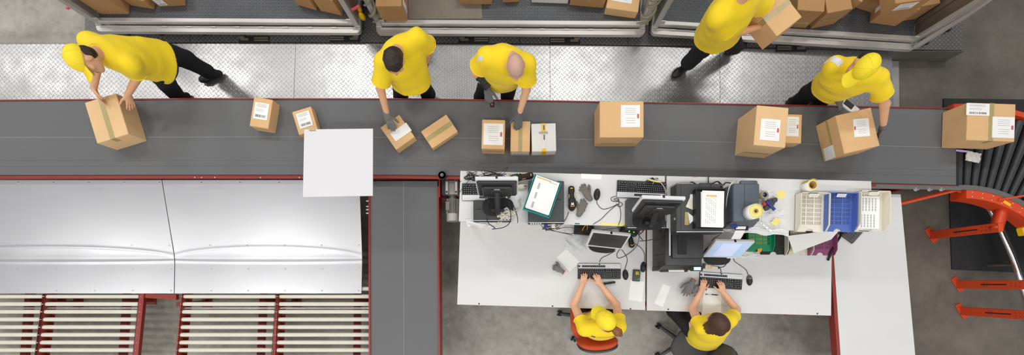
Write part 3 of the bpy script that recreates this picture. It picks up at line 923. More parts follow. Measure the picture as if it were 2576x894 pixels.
# ================================================================== GRAVITY ROLLER LANES
def lane(l0, l1, r0, r1, label, wide_right=0):
    """rail lines in px at y=745 and y=885 (inner edges)"""
    zr = .535
    def lx(py, a, c): return a+(c-a)*(py-745)/140.0
    q = W((l0+r0)/2, 820, 0); t = thing('roller_conveyor', label, 'conveyor', (q.x, q.y, 0), 0, 'gravity roller lanes')
    first = None
    for k in range(-1, 13):
        py = 746.5+19.4*k
        a, c = W(lx(py, l0, l1), py, zr+.02), W(lx(py, r0, r1), py, zr+.02)
        b = MB()
        if 0:
            pass
        n = 8; R = .0235
        b.cyl((a.x+.012, a.y, zr), (c.x-.012, c.y, zr), R, seg=18)
        b.cyl((a.x+.003, a.y, zr), (a.x+.012, a.y, zr), R*.75, R, seg=18); b.cyl((c.x-.012, c.y, zr), (c.x-.003, c.y, zr), R, R*.75, seg=18)
        b.cyl((a.x-.01, a.y, zr), (c.x+.01, c.y, zr), .006, seg=8)
        part('roller', b, M['ivory'], t, world=True)
    py = 776; a, c = W(lx(py, l0, l1), py, zr+.02), W(lx(py, r0, r1), py, zr+.02)
    b = MB(); b.cyl((a.x-.01, a.y, zr+.006), (c.x+.01, c.y, zr+.006), .007, seg=10); part('tie_rod', b, M['steel'], t, world=True)
    zt = zr+.035
    for s, e0, e1, wpx in ((-1, l0, l1, 4.2), (1, r0, r1, 4.2 if not wide_right else 13)):
        A0, A1 = W(lx(736, e0, e1), 736, zt), W(lx(1010, e0, e1), 1010, zt)
        wd = wpx/S(zt)
        b = MB(); b.prism([(A0.x, A0.y), (A0.x+s*wd, A0.y), (A1.x+s*wd, A1.y), (A1.x, A1.y)], zt-.004, zt)
        b.prism([(A0.x, A0.y), (A0.x+s*.004, A0.y), (A1.x+s*.004, A1.y), (A1.x, A1.y)], zt-.1, zt)
        b.prism([(A0.x-s*(.035 if s < 0 else 0), A0.y), (A0.x+s*.004, A0.y), (A1.x+s*.004, A1.y), (A1.x-s*(.035 if s < 0 else 0), A1.y)], zt-.104, zt-.1)
        part('side_rail', b, M['red'], t, world=True)
        for k in range(0, 9):
            py = 746.5+19.4*k; q = W(lx(py, e0, e1), py, zt)
            b = MB(); b.ell((q.x+s*wd*.45, q.y, zt), (.006, .006, .004), 8, 4); part('bolt', b, M['steel'], t, world=True)
    zs = .37                                                      # stringer under the rollers, then legs
    sx0, sx1 = l0+(r0-l0)*.86, l1+(r1-l1)*.845
    A0, A1 = W(sx0, 736, zs), W(sx1, 1010, zs)
    b = MB(); b.prism([(A0.x-.035, A0.y), (A0.x+.035, A0.y), (A1.x+.035, A1.y), (A1.x-.035, A1.y)], zs-.05, zs); part('stringer', b, M['red'], t, world=True)
    for fr, dx in ((.08, 0), (.8, 0)):
        q = A0.lerp(A1, fr); b = MB(); b.box((q.x, q.y, (zs-.05)/2), (.05, .05, zs-.05)); b.box((q.x, q.y, .006), (.12, .12, .012)); part('leg', b, M['red'], t, world=True)
        q2 = W(lx(745, l0, l1), 745, zs).lerp(W(lx(1000, l0, l1), 1000, zs), fr)
        b = MB(); b.box((q2.x+.03, q2.y, .23), (.05, .05, .46)); b.box((q2.x+.03, q2.y, .006), (.12, .12, .012)); part('leg', b, M['red'], t, world=True)
        b = MB(); b.box(((q.x+q2.x)/2, q2.y, .34), (abs(q.x-q2.x), .03, .03)); part('cross_bar', b, M['red'], t, world=True)
    return t
lane(-150, -170, 106.5, 88, 'leftmost lane of ivory rollers, cut by the left edge of the photo')
la = lane(112.5, 94, 349, 335, 'ivory roller lane left of the gap that shows bare floor', wide_right=1)
lane(459, 446.5, 694, 684, 'ivory roller lane right of the gap that shows bare floor')
lane(700.5, 693.5, 930.5, 931, 'ivory roller lane touching the cross belt conveyor')
b = MB(); p = [W(362, 739, .56), W(443, 742, .56), (W(443, 755, .56)), (W(362, 750, .56))]
b.prism([(q.x, q.y) for q in p], .52, .56)
for px in (426, 437): q = W(px, 749, .56); b.ell((q.x, q.y, .561), (.006, .006, .004), 8, 4)
part('corner_brace', b, M['red'], la, world=True)

# ================================================================== CURVED ROLLER CONVEYOR
ZR = .78
crv = thing('curved_roller_conveyor', 'curved conveyor of black tapered rollers with orange-red frame at the right edge', 'conveyor', W(2480, 480, 0))
crv.location.z = 0
cc0 = W(2421, 775, ZR)
def arc(Rpx, a, z=ZR): 
    r = Rpx/S(ZR); return Vector((cc0.x+r*math.sin(a), cc0.y+r*math.cos(a), z))
for k in range(21):
    a = math.radians(.2+3.55*k)
    b = MB(); b.cyl(arc(309, a, ZR-.045), arc(495, a, ZR-.045), .029, .045, seg=20); b.cyl(arc(303, a, ZR-.04), arc(500, a, ZR-.04), .007, seg=8)
    part('roller', b, M['roller_black'], crv, world=True)
def arcstrip(b, R0, R1, a0, a1, z0, z1, n=28):
    vs = []
    for i in range(n+1):
        a = a0+(a1-a0)*i/n
        vs += [arc(R0, a, z1), arc(R1, a, z1), arc(R0, a, z0), arc(R1, a, z0)]
    fs = []
    for i in range(n):
        o = 4*i; p = 4*(i+1)
        fs += [(o, o+1, p+1, p), (o+2, p+2, p+3, o+3), (o, p, p+2, o+2), (o+1, o+3, p+3, p+1)]
    fs += [(0, 2, 3, 1), (4*n, 4*n+1, 4*n+3, 4*n+2)]
    b.add(vs, fs)
D2R = math.radians
b = MB(); arcstrip(b, 299, 503, D2R(-1), D2R(76), ZR-.16, ZR-.13); part('roller_shade_sheet', b, M['rubber'], crv, world=True)  # added dark sheet, stands in for the shade between the rollers
b = MB(); arcstrip(b, 297, 309, D2R(-2), D2R(76), ZR-.02, ZR+.006)
part('inner_guard', b, M['steel_dull'], crv, world=True)
b = MB(); arcstrip(b, 276, 297, D2R(2), D2R(76), ZR-.17, ZR-.0)
part('inner_rail', b, M['orange'], crv, world=True)
for k in range(9):
    for R in (281, 292):
        b = MB(); p = arc(R, D2R(5+5.2*k), ZR+.0); b.ell(p, (.008, .008, .006), 8, 4); part('bolt', b, M['steel'], crv, world=True)
b = MB(); arcstrip(b, 500, 512, D2R(-3), D2R(76), ZR-.16, ZR+.02); part('outer_rail', b, M['orange'], crv, world=True)
b = MB(); q = arc(286, D2R(22), ZR); b.box((q.x+.02, q.y-.01, ZR+.002), (.085, .03, .004), rz=-.55); part('warning_label', b, M['yellow'], crv, world=True)
for k, a in enumerate((20,)):
    b = MB(); b.box(arc(303, D2R(24), ZR+.01), (.3, .02, .012), rz=.16); part('clamp_bar', b, M['orange'], crv, world=True)
# supports
def support(base_px, base_py, lab=None, r=None, slot=True):
    base = W(base_px, base_py, 0)
    x, y = base.x, base.y
    b = MB()
    b.box((x, y, .38), (.05, .1, .76), rz=.08, bev=.004)
    b.box((x-.0, y, .006), (.075, .2, .012), rz=.55, bev=.003)
    part('support_leg', b, M['orange'], crv, world=True)
    b = MB(); 
    b.box((x-.024, y, .42), (.004, .014, .26)); part('adjusting_slot', b, M['black'], crv, world=True)
    for zz in (.33, .36, .6, .64, .68):
        for s in (-.02, .02):
            b = MB(); b.cyl((x-.03, y+s, zz), (x-.022, y+s, zz), .007, seg=8); part('leg_bolt', b, M['steel_dull'], crv, world=True)
support(2342, 592); support(2408, 716); support(2418, 783)
b = MB(); p0 = W(2342, 592, .0); q = arc(287, D2R(25), .72); b.tube([(p0.x, p0.y-.02, .71), (q.x+.03, q.y+.02, .69)], .055, seg=4); part('support_arm', b, M['orange'], crv, world=True)
b = MB(); p0 = W(2235, 520, .60); p1 = W(2405, 478, .70); 
b.tube([p0, p1, arc(287, D2R(6), .72)], .028, seg=4); part('diagonal_brace', b, M['orange'], crv, world=True)
b = MB(); b.box((W(2390, 474, .75).x, W(0, 474, .75).y, .74), (.55, .04, .05), rz=-.03); part('joint_bracket', b, M['red'], crv, world=True)
b = MB(); p0 = W(2190, 469, .79); p1 = W(2418, 474, .79); b.box(((p0.x+p1.x)/2, (p0.y+p1.y)/2, .79), (p1.x-p0.x, .045, .012), rz=math.atan2(p1.y-p0.y, p1.x-p0.x)); part('end_guard', b, M['steel_dull'], crv, world=True)
for px in (2304, 2338, 2368): 
    q = W(px, 477, .79); b = MB(); b.cyl((q.x-.03, q.y, .785), (q.x+.03, q.y, .785), .012, seg=10); b.cyl((q.x, q.y-.02, .785), (q.x, q.y+.02, .785), .017, seg=6); part('tension_bolt', b, M['steel'], crv, world=True)
eb = thing('emergency_stop_box', 'yellow emergency stop box with red button on the curved orange rail', 'button', W(2566, 583, .76))
b = MB(); b.box((0, 0, .035), (.085, .085, .07), rz=.3, bev=.008); part('housing', b, M['yellow'], eb)
b = MB(); b.cyl((-.02, -.01, .07), (-.02, -.01, .085), .014, seg=16); b.cyl((-.02, -.01, .085), (-.02, -.01, .105), .026, .022, seg=18); part('button', b, M['red_plastic'], eb)
# lower curved guide rail crossing under the curve
b = MB()
pts = [W(x, y, .35) for x, y in ((2462, 480), (2500, 545), (2530, 610), (2553, 665), (2575, 735), (2590, 800))]
gr = thing('guide_rail', 'bright curved steel guide rail below the orange curve', 'rail', W(2540, 620, 0)); gr.location.z = 0
b.tube(pts, .028, seg=10, res=5); part('rail_tube', b, M['steel'], gr, world=True)
b = MB(); b.tube([p+Vector((.07, .02, -.05)) for p in pts], .03, seg=4, res=5); part('rail_backing', b, M['black'], gr, world=True)
for i in (0, 3, 5):
    b = MB(); b.cyl((pts[i].x+.06, pts[i].y, 0), (pts[i].x+.06, pts[i].y, .33), .02, seg=8); part('rail_foot', b, M['steel_dull'], gr, world=True)

# floor mats
b = MB(); p = [W(2386, 487, 0), W(2640, 487, 0), W(2640, 690, 0), W(2392, 679, 0)]
b.prism([(q.x, q.y) for q in p], 0, .018, bev=.006); 
mt1 = single('floor_mat', b, M['mat'], 'black rubber floor mat inside the orange curve', 'mat', 'black floor mats')
b = MB(); p = [W(2371, 249, 0), W(2700, 253, 0), W(2700, 330, 0), W(2371, 330, 0)]
b.prism([(q.x, q.y) for q in p], 0, .018, bev=.006)
single('floor_mat', b, M['mat'], 'black rubber floor mat behind the rightmost parcel', 'mat', 'black floor mats')

# white board on a post
wb = thing('white_board', 'plain square white board raised over the belt edge above the chute', 'board', W(903, 446, .79))
b = MB()
p = [W(765, 325.5, 1.3), W(938, 323.5, 1.3), W(937.5, 493, 1.3), W(761.5, 496.5, 1.3)]
b.prism([(q.x, q.y) for q in p], 1.285, 1.3, bev=.003); part('panel', b, M['board'], wb, world=True)
b = MB(); q = W(786, 328.5, 1.3); b.box((q.x, q.y, 1.301), (.06, .014, .003)); part('tape_strip', b, M['tape'], wb, world=True)
b = MB(); base = wb.location; b.cyl((base.x, base.y, .79), (base.x, base.y, 1.27), .016, seg=12); b.box((base.x-.1, base.y, 1.275), (.4, .05, .02)); part('post', b, M['red'], wb, world=True)
# ================================================================== WORK TABLES AND RAISED SHELVES
ZS, ZD, ZT = 1.25, .75, .70
def poly(pts, z): return [tuple(W(x, y, z).to_2d()) for x, y in pts]
def table(name, label, pts, z, thick, legs, cat, screws=(), front=None, group=None, rail=None):
    c = sum((W(x, y, z) for x, y in pts), Vector())/len(pts)
    t = thing(name, label, cat, (c.x, c.y, 0), 0, group)
    b = MB(); b.mi = 0; b.prism(poly(pts, z), z-thick, z, bev=.003)
    part('tabletop', b, [M['laminate']], t, world=True)
    b = MB(); pp = poly(pts, z); cx = sum(p[0] for p in pp)/len(pp); cy = sum(p[1] for p in pp)/len(pp)
    b.prism([(p[0]+(.0015 if p[0] > cx else -.0015), p[1]+(.0015 if p[1] > cy else -.0015)) for p in pp], z-thick+.003, z-.004); part('edge_band', b, M['edge'], t, world=True)
    for x, y, z0, z1 in legs:
        b = MB(); b.box((x, y, (z0+z1)/2), (.045, .045, z1-z0), bev=.003); b.box((x, y, z0+.004), (.1, .1, .008)); part('leg', b, M['red'], t, world=True)
    for px, py in screws:
        q = W(px, py, z); b = MB(); b.cyl((q.x, q.y, z), (q.x, q.y, z+.0015), .009, seg=12); b.cyl((q.x, q.y, z+.0015), (q.x, q.y, z+.003), .004, seg=6); part('screw', b, M['charcoal'], t, world=True)
    if front:
        for x0, y0, x1, y1 in front:
            a, c_ = W(x0, y0, z-.05), W(x1, y1, z-.05); 
            b = MB(); b.prism([(a.x, a.y), (c_.x, c_.y), (c_.x, c_.y+.06), (a.x, a.y+.06)], z-.09, z-thick-.001); part('frame_beam', b, M['red'], t, world=True)
    return t
def WL(px, py, z, dx=0, dy=0): p = W(px, py, z); return (p.x+dx, p.y+dy)
tl = table('work_table', 'white work table where the person in a yellow cap types', [(1161, 475), (1625, 488), (1623, 781), (1150, 767)], ZD, .028,
      [(*WL(1161, 480, ZD, .06, -.05), 0, .72), (*WL(1625, 493, ZD, -.06, -.05), 0, .72), (*WL(1150, 767, ZD, .06, .06), 0, .72), (*WL(1622, 781, ZD, -.06, .06), 0, .72)],
      'table', [(1205, 765), (1390, 771), (1586, 777.5)], [(1400, 774, 1618, 781.5)])
tr = table('work_table', 'white work table with the large black printer on it', [(1628.5, 488), (2094, 500), (2091, 795), (1627, 782)], ZD, .028,
      [(*WL(1629, 493, ZD, .06, -.05), 0, .72), (*WL(2094, 505, ZD, -.06, -.05), 0, .72), (*WL(1627, 782, ZD, .06, .06), 0, .72), (*WL(2090, 795, ZD, -.06, .06), 0, .72)],
      'table', [(1681, 779), (1862, 784.5), (2056, 790)], [(1975, 793.5, 2050, 794)])
ts = table('side_table', 'long bare white table running towards the bottom right of the photo', [(2087, 487), (2266, 489), (2307, 940), (2118, 940)], ZT, .03,
      [(*WL(2095, 495, ZT, .6, -.05), 0, .66), (*WL(2262, 495, ZT, -.08, -.05), 0, .66), (*WL(2118, 930, ZT, .6, .05), 0, .66), (*WL(2300, 930, ZT, -.08, .05), 0, .66)], 'table')
b = MB(); p = [W(2083, 560, ZT), W(2092, 560, ZT), W(2118, 940, ZT), (W(2110.5, 940, ZT))]
b.prism([(q.x, q.y) for q in p], ZT-.09, ZT-.004); part('frame_beam', b, M['red'], ts, world=True)
def shelf(label, pts, legs):
    c = sum((W(x, y, ZS) for x, y in pts), Vector())/4
    t = thing('raised_shelf', label, 'shelf', (c.x, c.y, ZD), 0, 'raised shelves over the tables')
    b = MB(); b.prism(poly(pts, ZS), ZS-.025, ZS, bev=.003); part('shelf_board', b, M['laminate'], t, world=True)
    for px, py in legs:
        q = W(px, py, ZS); b = MB(); b.box((q.x, q.y, (ZD+ZS-.025)/2), (.04, .04, ZS-.025-ZD), bev=.003); part('shelf_post', b, M['red'], t, world=True)
    b = MB(); q0, q1 = W(legs[0][0], legs[0][1], ZS), W(legs[1][0], legs[1][1], ZS)
    b.tube([(q0.x, q0.y, ZS-.05), (q1.x, q1.y, ZS-.05)], .025, seg=4); part('shelf_beam', b, M['red'], t, world=True)
    return t
sl = shelf('raised white shelf above the left work table, two monitors on it', [(1158, 430), (1673, 443), (1673, 572.5), (1154, 557)], [(1172, 445), (1658, 458), (1172, 545), (1655, 560)])
sr = shelf('raised white shelf above the right work table, letter trays and label printer on it', [(1677.5, 443), (2192, 456), (2195, 584), (1677.5, 574)], [(1690, 458), (2178, 470), (1689, 505), (2182, 515)])
def flat_strip(name, pts, z, mat, par, th=.0015):
    b = MB(); b.prism(poly(pts, z), z, z+th); return part(name, b, mat, par, world=True)
flat_strip('tape_label', [(1462, 437.5), (1513, 439.5), (1513, 452), (1462, 450)], ZS, M['paper'], sl)
yl = flat_strip('tape_label', [(1510.5, 560.5), (1587, 562.5), (1587, 570), (1510.5, 568)], ZS, M['yellow_paper'], sl)
flat_strip('tape_label', [(1446, 561.5), (1458, 562), (1458, 565), (1446, 564.6)], ZS, M['green'], sl)
flat_strip('tape_label', [(1743, 444.8), (1754, 445.1), (1754, 447), (1743, 446.7)], ZS, M['orange_ink'], sr)
flat_strip('tape_label', [(2161, 580.5), (2186, 581.5), (2186, 583), (2161, 582)], ZS, M['ink'], sr)

# ================================================================== SMALL EQUIPMENT BUILDERS (local: user side = -y)
def rows_of_keys():
    K = []
    u = .0195
    x0, y0 = -.215, .018
    for r in range(5):
        y = y0-r*u
        if r < 4:
            n = 14; off = r*.004
            for c in range(n-(1 if r == 3 else 0)): K.append((x0+off+c*u, y, 1, 1))
        else:
            K += [(x0, y, 1.3, 1), (x0+.0275, y, 1.2, 1), (x0+.12, y, 6, 1), (x0+.2, y, 1.2, 1), (x0+.245, y, 1.3, 1)]
    for r in (0, 1):
        for c in range(3): K.append((.078+c*u, y0-r*u, 1, 1))
    for c in range(3): K.append((.078+c*u, y0-4*u, 1, 1))
    K.append((.078+u, y0-3*u, 1, 1))
    for r in range(4):
        for c in range(4): K.append((.149+c*u, y0-r*u, 1, 1))
    K += [(.149+.5*u, y0-4*u, 2, 1), (.149+2*u, y0-4*u, 1, 1)]
    f0 = .052
    K.append((x0, f0, 1, .8))
    for g, n, xs in ((1, 4, -.175), (2, 4, -.091), (3, 4, -.007)):
        for c in range(n): K.append((xs+c*u*.97, f0, 1, .8))
    return K
KEYS = rows_of_keys()
KEYMESH = {}
def keyboard(loc, rz, label, band='top'):
    t = thing('keyboard', label, 'keyboard', loc, rz, 'keyboards')
    b = MB(); b.box((0, 0, .008), (.458, .165, .016), bev=.006, seg=2); part('case', b, M['black'], t)
    b = MB(); b.box((0, .054, .0145), (.452, .052, .006), bev=.002); part('top_band', b, M['silver'], t, label='silver top band')
    b = MB()
    for x0, w_ in ((-.215, .022), (-.146, .082), (-.062, .082), (.022, .082)): b.mi = 0; b.box((x0, .052, .0178), (w_, .021, .001))
    for x0 in (.16, .18, .2): b.box((x0, .062, .0178), (.004, .004, .001))
    b.box((0, .072, .0178), (.018, .01, .001))
    part('key_well', b, M['black2'], t)
    for x, y, wx, wy in KEYS:
        key = (wx, wy)
        if key not in KEYMESH:
            b = MB(); b.mi = 0
            b.box((0, 0, .004), (.0195*wx-.0035, .0195*wy-.0035, .008), bev=.002)
            b.mi = 1; b.box((-.002*wx, .002, .0082), (.005, .0042, .0006))
            me = b.mesh('key'); fix_normals(me); me.materials.append(M['black']); me.materials.append(M['silver']); KEYMESH[key] = me
        o = bpy.data.objects.new('key', KEYMESH[key]); COL.objects.link(o); o.parent = t; o.location = (x, y, .0155)
    return t
def monitor(loc, rz, label, w=.385, h=.31, hc=.25, tilt=24, lit=False, base=(.15, .1), back=0, py=.02):
    """base on loc; panel centre hc above it, py behind it; tilt>0 leans back"""
    t = thing('monitor', label, 'monitor', loc, rz, 'flat monitors')
    b = MB(); n = 28
    pl = [(base[0]*math.copysign(abs(math.cos(2*PI*i/n))**.7, math.cos(2*PI*i/n)), base[1]*math.copysign(abs(math.sin(2*PI*i/n))**.7, math.sin(2*PI*i/n))) for i in range(n)]
    b.prism(pl, 0, .016); b.prism([(x*.86, y*.8-.004) for x, y in pl], .016, .022); part('base', b, M['black2'], t)
    T = Matrix.Translation((0, py, hc)) @ Matrix.Rotation(-math.radians(tilt), 4, 'X')
    b = MB(); b.tube([(0, .03, .015), (0, .06, hc*.45), T @ Vector((0, .05, -.02))], [.03, .026, .03], seg=8, res=4)
    b.box((0, .045, .06), (.12, .03, .1), bev=.008); b.box((0, .055, -.03), (.11, .03, .14), bev=.006, M=T); part('neck', b, M['black'], t)
    b = MB(); b.box((0, .004, 0), (w, .03, h), bev=.004, M=T)
    bz = part('bezel', b, M['silver'], t, label='silver bezel')
    b = MB(); b.box((0, .024, -.005), (w-.02, .03, h-.03), bev=.012, M=T); b.box((0, .045, -.02), (w*.72, .03, h*.6), bev=.012, M=T)
    for k in range(30): 
        if abs(k-14.5) > 5: b.box((-w*.4+k*w*.8/29, .0405, h*.33), (.0025, .004, .03), M=T)
    bk = part('back_shell', b, M['black'], t)
    b = MB(); b.mi = 0; b.box((0, -.0118, .006), (w-.04, .002, h-.05), M=T)
    if lit: b.mi = 1; b.box((-.01, -.0135, .0), (w*.5, .0012, h-.07), M=T); 
    part('screen', b, [M['screen_on'], M['screen_win']] if lit else M['screen_off'], bz, label='lit blue screen' if lit else 'dark switched-off screen')
    b = MB(); b.box((0, -.002, h/2), (.018, .026, .006), M=T); part('camera_dot', b, M['black2'], bz)
    if back:
        b = MB(); b.box((0, .061, h*.14), (.05, .002, .01), M=T); part('badge', b, M['silver'], bk)
        b = MB(); b.tube([T @ Vector((-.09, .055, -.1)), T @ Vector((-.1, .08, -.16)), (-.12, .12, .05), (-.06, .18, -.05), (.06, .2, -.06)], .004, seg=5, res=5)
        b.tube([T @ Vector((.09, .055, -.1)), T @ Vector((.09, .085, -.16)), (.1, .13, .02), (.03, .19, -.06)], .004, seg=5, res=5); part('monitor_cable', b, M['cord_black'], t)
    return t
def desktop_pc(loc, rz, label, w, d, h, ports=False):
    t = thing('desktop_computer', label, 'computer', loc, rz)
    b = MB(); b.box((0, 0, h/2), (w, d, h), bev=.006); part('case', b, M['charcoal'], t)
    b = MB(); b.box((0, -d/2-.006, h/2), (w, .014, h*.96), bev=.003); part('front_panel', b, M['black2'], t)
    b = MB(); b.box((0, -d/2-.004, h+.0005), (w*.98, .006, .004)); part('trim_strip', b, M['silver'], t, label='silver front trim')
    for s in (-1, 1):
        b = MB(); b.box((s*w*.35, d*.05, h), (w*.12, .008, .002)); part('vent', b, M['black2'], t)
    if ports:
        b = MB()
        for k in range(5): b.box((-w*.42+k*.022, -d/2-.012, h*.9), (.014, .012, .012))
        part('port_row', b, M['silver'], t)
        for k, m in ((.0, 'navyblue'), (.07, 'beige')):
            b = MB(); b.box((k, -d/2-.03, h*.5), (.035, .04, .02), bev=.003); part('plug', b, M[m], t)
    return t
def mouse(loc, rz, label, mat='black2', top=None, cable=None, seams=True):
    t = thing('computer_mouse', label, 'mouse', loc, rz, 'computer mice')
    b = MB(); b.ell((0, 0, .004), (.031, .057, .034), 20, 12, zmin=-.1); part('shell', b, M[mat], t)
    b = MB(); b.cyl((-.004, .033, .028), (.004, .033, .028), .011, seg=14); part('scroll_wheel', b, M['charcoal'], t)
    if top:
        b = MB(); b.ell((0, .004, .006), (.0305, .0545, .0335), 20, 12, zmin=.15)
        vs = [(x, y, z) for x, y, z in b.v]; b.v = [(x, max(y, .012), z) for x, y, z in vs]
        part('button_plate', b, M[top], t)
    else:
        b = MB(); b.box((0, .035, .031), (.0015, .03, .004)); part('button_gap', b, M['black'], t)
    return t
def cable(name, label, pts, r=.0026, mat='cord_black', group='loose cables', wave=0):
    """pts: (px,py,z) resting on a surface"""
    b = MB(); b.tube([W(x, y, z) for x, y, z in pts], r, seg=6, res=6)
    return single(name, b, M[mat], label, 'cable', group)
def sheet(name, label, pts, z, mat='paper', curl=.0, group=None, marks=None, cat='paper'):
    P = [W(x, y, z) for x, y in pts]
    b = MB(); b.mi = 0
    def fn(u, v):
        p = P[0].lerp(P[1], u).lerp(P[3].lerp(P[2], u), v)
        return p+Vector((0, 0, .0012+curl*(abs(2*u-1)**3)*(.4+.6*v)))
    b.grid(10, 10, fn, True, .001)
    if marks:
        b.mi = 0
        for (u0, v0, u1, v1, mi) in marks:
            b.mi = mi
            e = Vector((0, 0, .0008))
            b.quad(fn(u0, v0)+e, fn(u1, v0)+e, fn(u1, v1)+e, fn(u0, v1)+e)
    return single(name, b, [M[mat], M['ink'], M['grey_ink'], M['orange_ink'], M['red_ink'], M['blue_ink']], label, cat, group)
def barcode(u0, v0, u1, v1, n=11, seed=1, vertical=False, mi=1):
    r = random.Random(seed); out = []; x = u0 if not vertical else v0; end = u1 if not vertical else v1
    st = (end-x)/n
    for k in range(n):
        wd = st*r.uniform(.3, .75)
        out.append((x, v0, x+wd, v1, mi) if not vertical else (u0, x, u1, x+wd, mi)); x += st
    return out

# ---------------------------------------------------------------- on the left raised shelf
keyboard(W(1223, 484, ZS), PI, 'black and silver keyboard under the monitor at the left end of the raised shelf')
keyboard(W(1611.5, 478.5, ZS), PI-math.radians(2.5), 'black and silver keyboard beside the shelf joint, facing the belt')
pcl = desktop_pc(W(1238, 529, ZS+.08)-Vector((0, 0, .08)), 0, 'flat dark desktop computer under the left-end shelf monitor, white cord coil at its corner', .352, .185, .08)
pcm = desktop_pc(W(1626, 536.5, ZS+.08)-Vector((0, 0, .08)), 0, 'flat dark desktop computer under the shelf monitor that stands next to the shelf joint', .36, .265, .08)
desktop_pc(W(1374, 507.5, ZS+.08)-Vector((0, 0, .08)), 0, 'flat dark desktop computer lying under the teal paper tray', .335, .385, .08, True)
monitor(Vector((-.130, .70, ZS+.082)), PI, 'monitor seen from behind at the left end of the raised shelf', w=.365, h=.305, hc=.225, tilt=-13, base=(.145, .085), back=1, py=-.15)
monitor(Vector((1.275, .585, ZS+.082)), PI-math.radians(2), 'monitor seen from behind, standing by the shelf joint left of the black computer case', w=.368, h=.305, hc=.235, tilt=-13, base=(.15, .1), back=1, py=-.10)

def hand_scanner(loc, rz, label, cradle=True):
    t = thing('barcode_scanner', label, 'scanner', loc, rz)
    b = MB()
    if cradle:
        b.prism([(.035*math.cos(a)*(1 if math.sin(a) < 0 else .8), -.055+.05*math.sin(a)) for a in np.linspace(0, 2*PI, 20)[:-1]], 0, .03, bev=.006)
        b.box((0, .05, .012), (.05, .14, .024), bev=.01); part('cradle', b, M['black2'], t)
    me = blob('body', [limb((0, -.065, .045), (.036, .026), (0, -.01, .05), (.034, .024), .015, side=(1, 0, 0)),
                       limb((0, -.01, .05), (.026, .022), (0, .085, .045), (.024, .02), .02, side=(1, 0, 0)),
                       limb((0, .085, .045), (.03, .022), (0, .11, .045), (.03, .02), .012, side=(1, 0, 0))], .005, M['rubber'])
    bd_ = part('body', me, M['rubber'], t)
    b = MB(); b.prism([(-.013, -.055), (.013, -.055), (.009, -.022), (-.009, -.022)], .066, .0735); part('front_label', b, M['white_plastic'], bd_)
    b = MB(); b.cyl((0, -.036, .0735), (0, -.036, .075), .005, seg=10); part('label_symbol', b, M['ink'], bd_)
    b = MB(); b.tube([(-.016, -.056, .069), (-.016, -.066, .069), (.016, -.066, .069), (.016, -.056, .069)], .0035, seg=6); part('trigger_ring', b, M['yellow'], bd_)
    for s in (-1, 1):
        b = MB(); b.tube([(s*.026, .0, .055), (s*.024, .05, .058)], .0028, seg=6); part('grip_stripe', b, M['yellow'], bd_)
    b = MB(); 
    b.box((0, .103, .065), (.022, .011, .004), bev=.002)
    part('end_badge', b, M['yellow'], bd_)
    return t
sc1 = hand_scanner(W(1308, 449, ZS), math.radians(-81), 'black and yellow barcode scanner with green lights at the belt side of the shelf')
for x, y in ((.024, -.06), (.0, -.075), (-.03, -.01)):
    b = MB(); b.ell((x, y, .067), (.005, .005, .004), 10, 5); part('status_light', b, M['led'], sc1)
b = MB(); b.box((-.012, -.088, .055), (.05, .012, .02), bev=.003); part('scan_window', b, M['red_plastic'], sc1)
sc2 = hand_scanner(W(1437, 505, ZS), math.radians(3), 'black and yellow barcode scanner lying in its cradle next to two taupe gloves')
mouse(W(1311, 471, ZS), math.radians(-85), 'beige mouse beside the monitor at the left shelf end', 'beige')
mouse(W(1501.5, 490, ZS), math.radians(-6), 'black mouse alone on the open middle of the raised shelf')

def loose_glove(loc, rz, label, mat, sc=.78, curl=.5, thumb=1, cuff=None, wr=.004, seed=3, flip=False, squash=1.0):
    n = (0, 0, 1)
    P = hand_prims((0, -.07, .022), (0, 1, .05), n, thumb, curl=curl, sc=sc, inf=.002, spread=.3)
    P.append(limb((0, -.105, .02), (.032*sc, .018), (0, -.065, .022), (.03*sc, .018), .012, side=(1, 0, 0)))
    me = blob('glove', P, .004, M[mat], it=2, wr=(wr, 55, seed))
    co_ = np.empty(len(me.vertices)*3); me.vertices.foreach_get('co', co_); co_ = co_.reshape(-1, 3); dz = co_[:, 2].min()
    me.transform(Matrix.Translation((0, 0, -dz)))
    t = thing('work_glove', label, 'glove', loc, rz, 'loose work gloves')
    part('knit_body', me, M[mat], t)
    if cuff:
        b = MB(); b.tube([(.033*sc*math.cos(a), -.112, .02+.019*math.sin(a)-dz) for a in np.linspace(0, 2*PI, 17)[:-1]], .0035, seg=6, closed=True); part('cuff_edge', b, M[cuff], t, label='red cuff edge')
    return t
loose_glove(W(1469, 481, ZS), math.radians(35), 'taupe work glove with fingers towards the belt, above its twin on the shelf', 'glove_brown', sc=.82, curl=.4, seed=4, wr=.004)
loose_glove(W(1466, 517, ZS), math.radians(-22), 'taupe work glove with two fingers spread, below its twin on the shelf', 'glove_brown', sc=.8, curl=.35, thumb=-1, seed=9, wr=.004)
loose_glove(W(1394, 674, ZD), math.radians(62), 'single crumpled grey glove with red edge on the left work table', 'glove', sc=.72, curl=1.2, cuff='red_plastic', seed=5, wr=.006)
loose_glove(W(1727, 727, ZD), math.radians(152), 'grey glove with red cuff, upper one of the pair beside the right keyboard', 'glove', sc=.95, curl=.12, cuff='red_plastic', seed=6, wr=.002).location.z = ZD+.03
loose_glove(W(1744, 729, ZD), math.radians(100), 'folded grey glove with red edge, lower one of the pair beside the right keyboard', 'glove', sc=.85, curl=1.0, thumb=-1, cuff='red_plastic', seed=12, wr=.005)

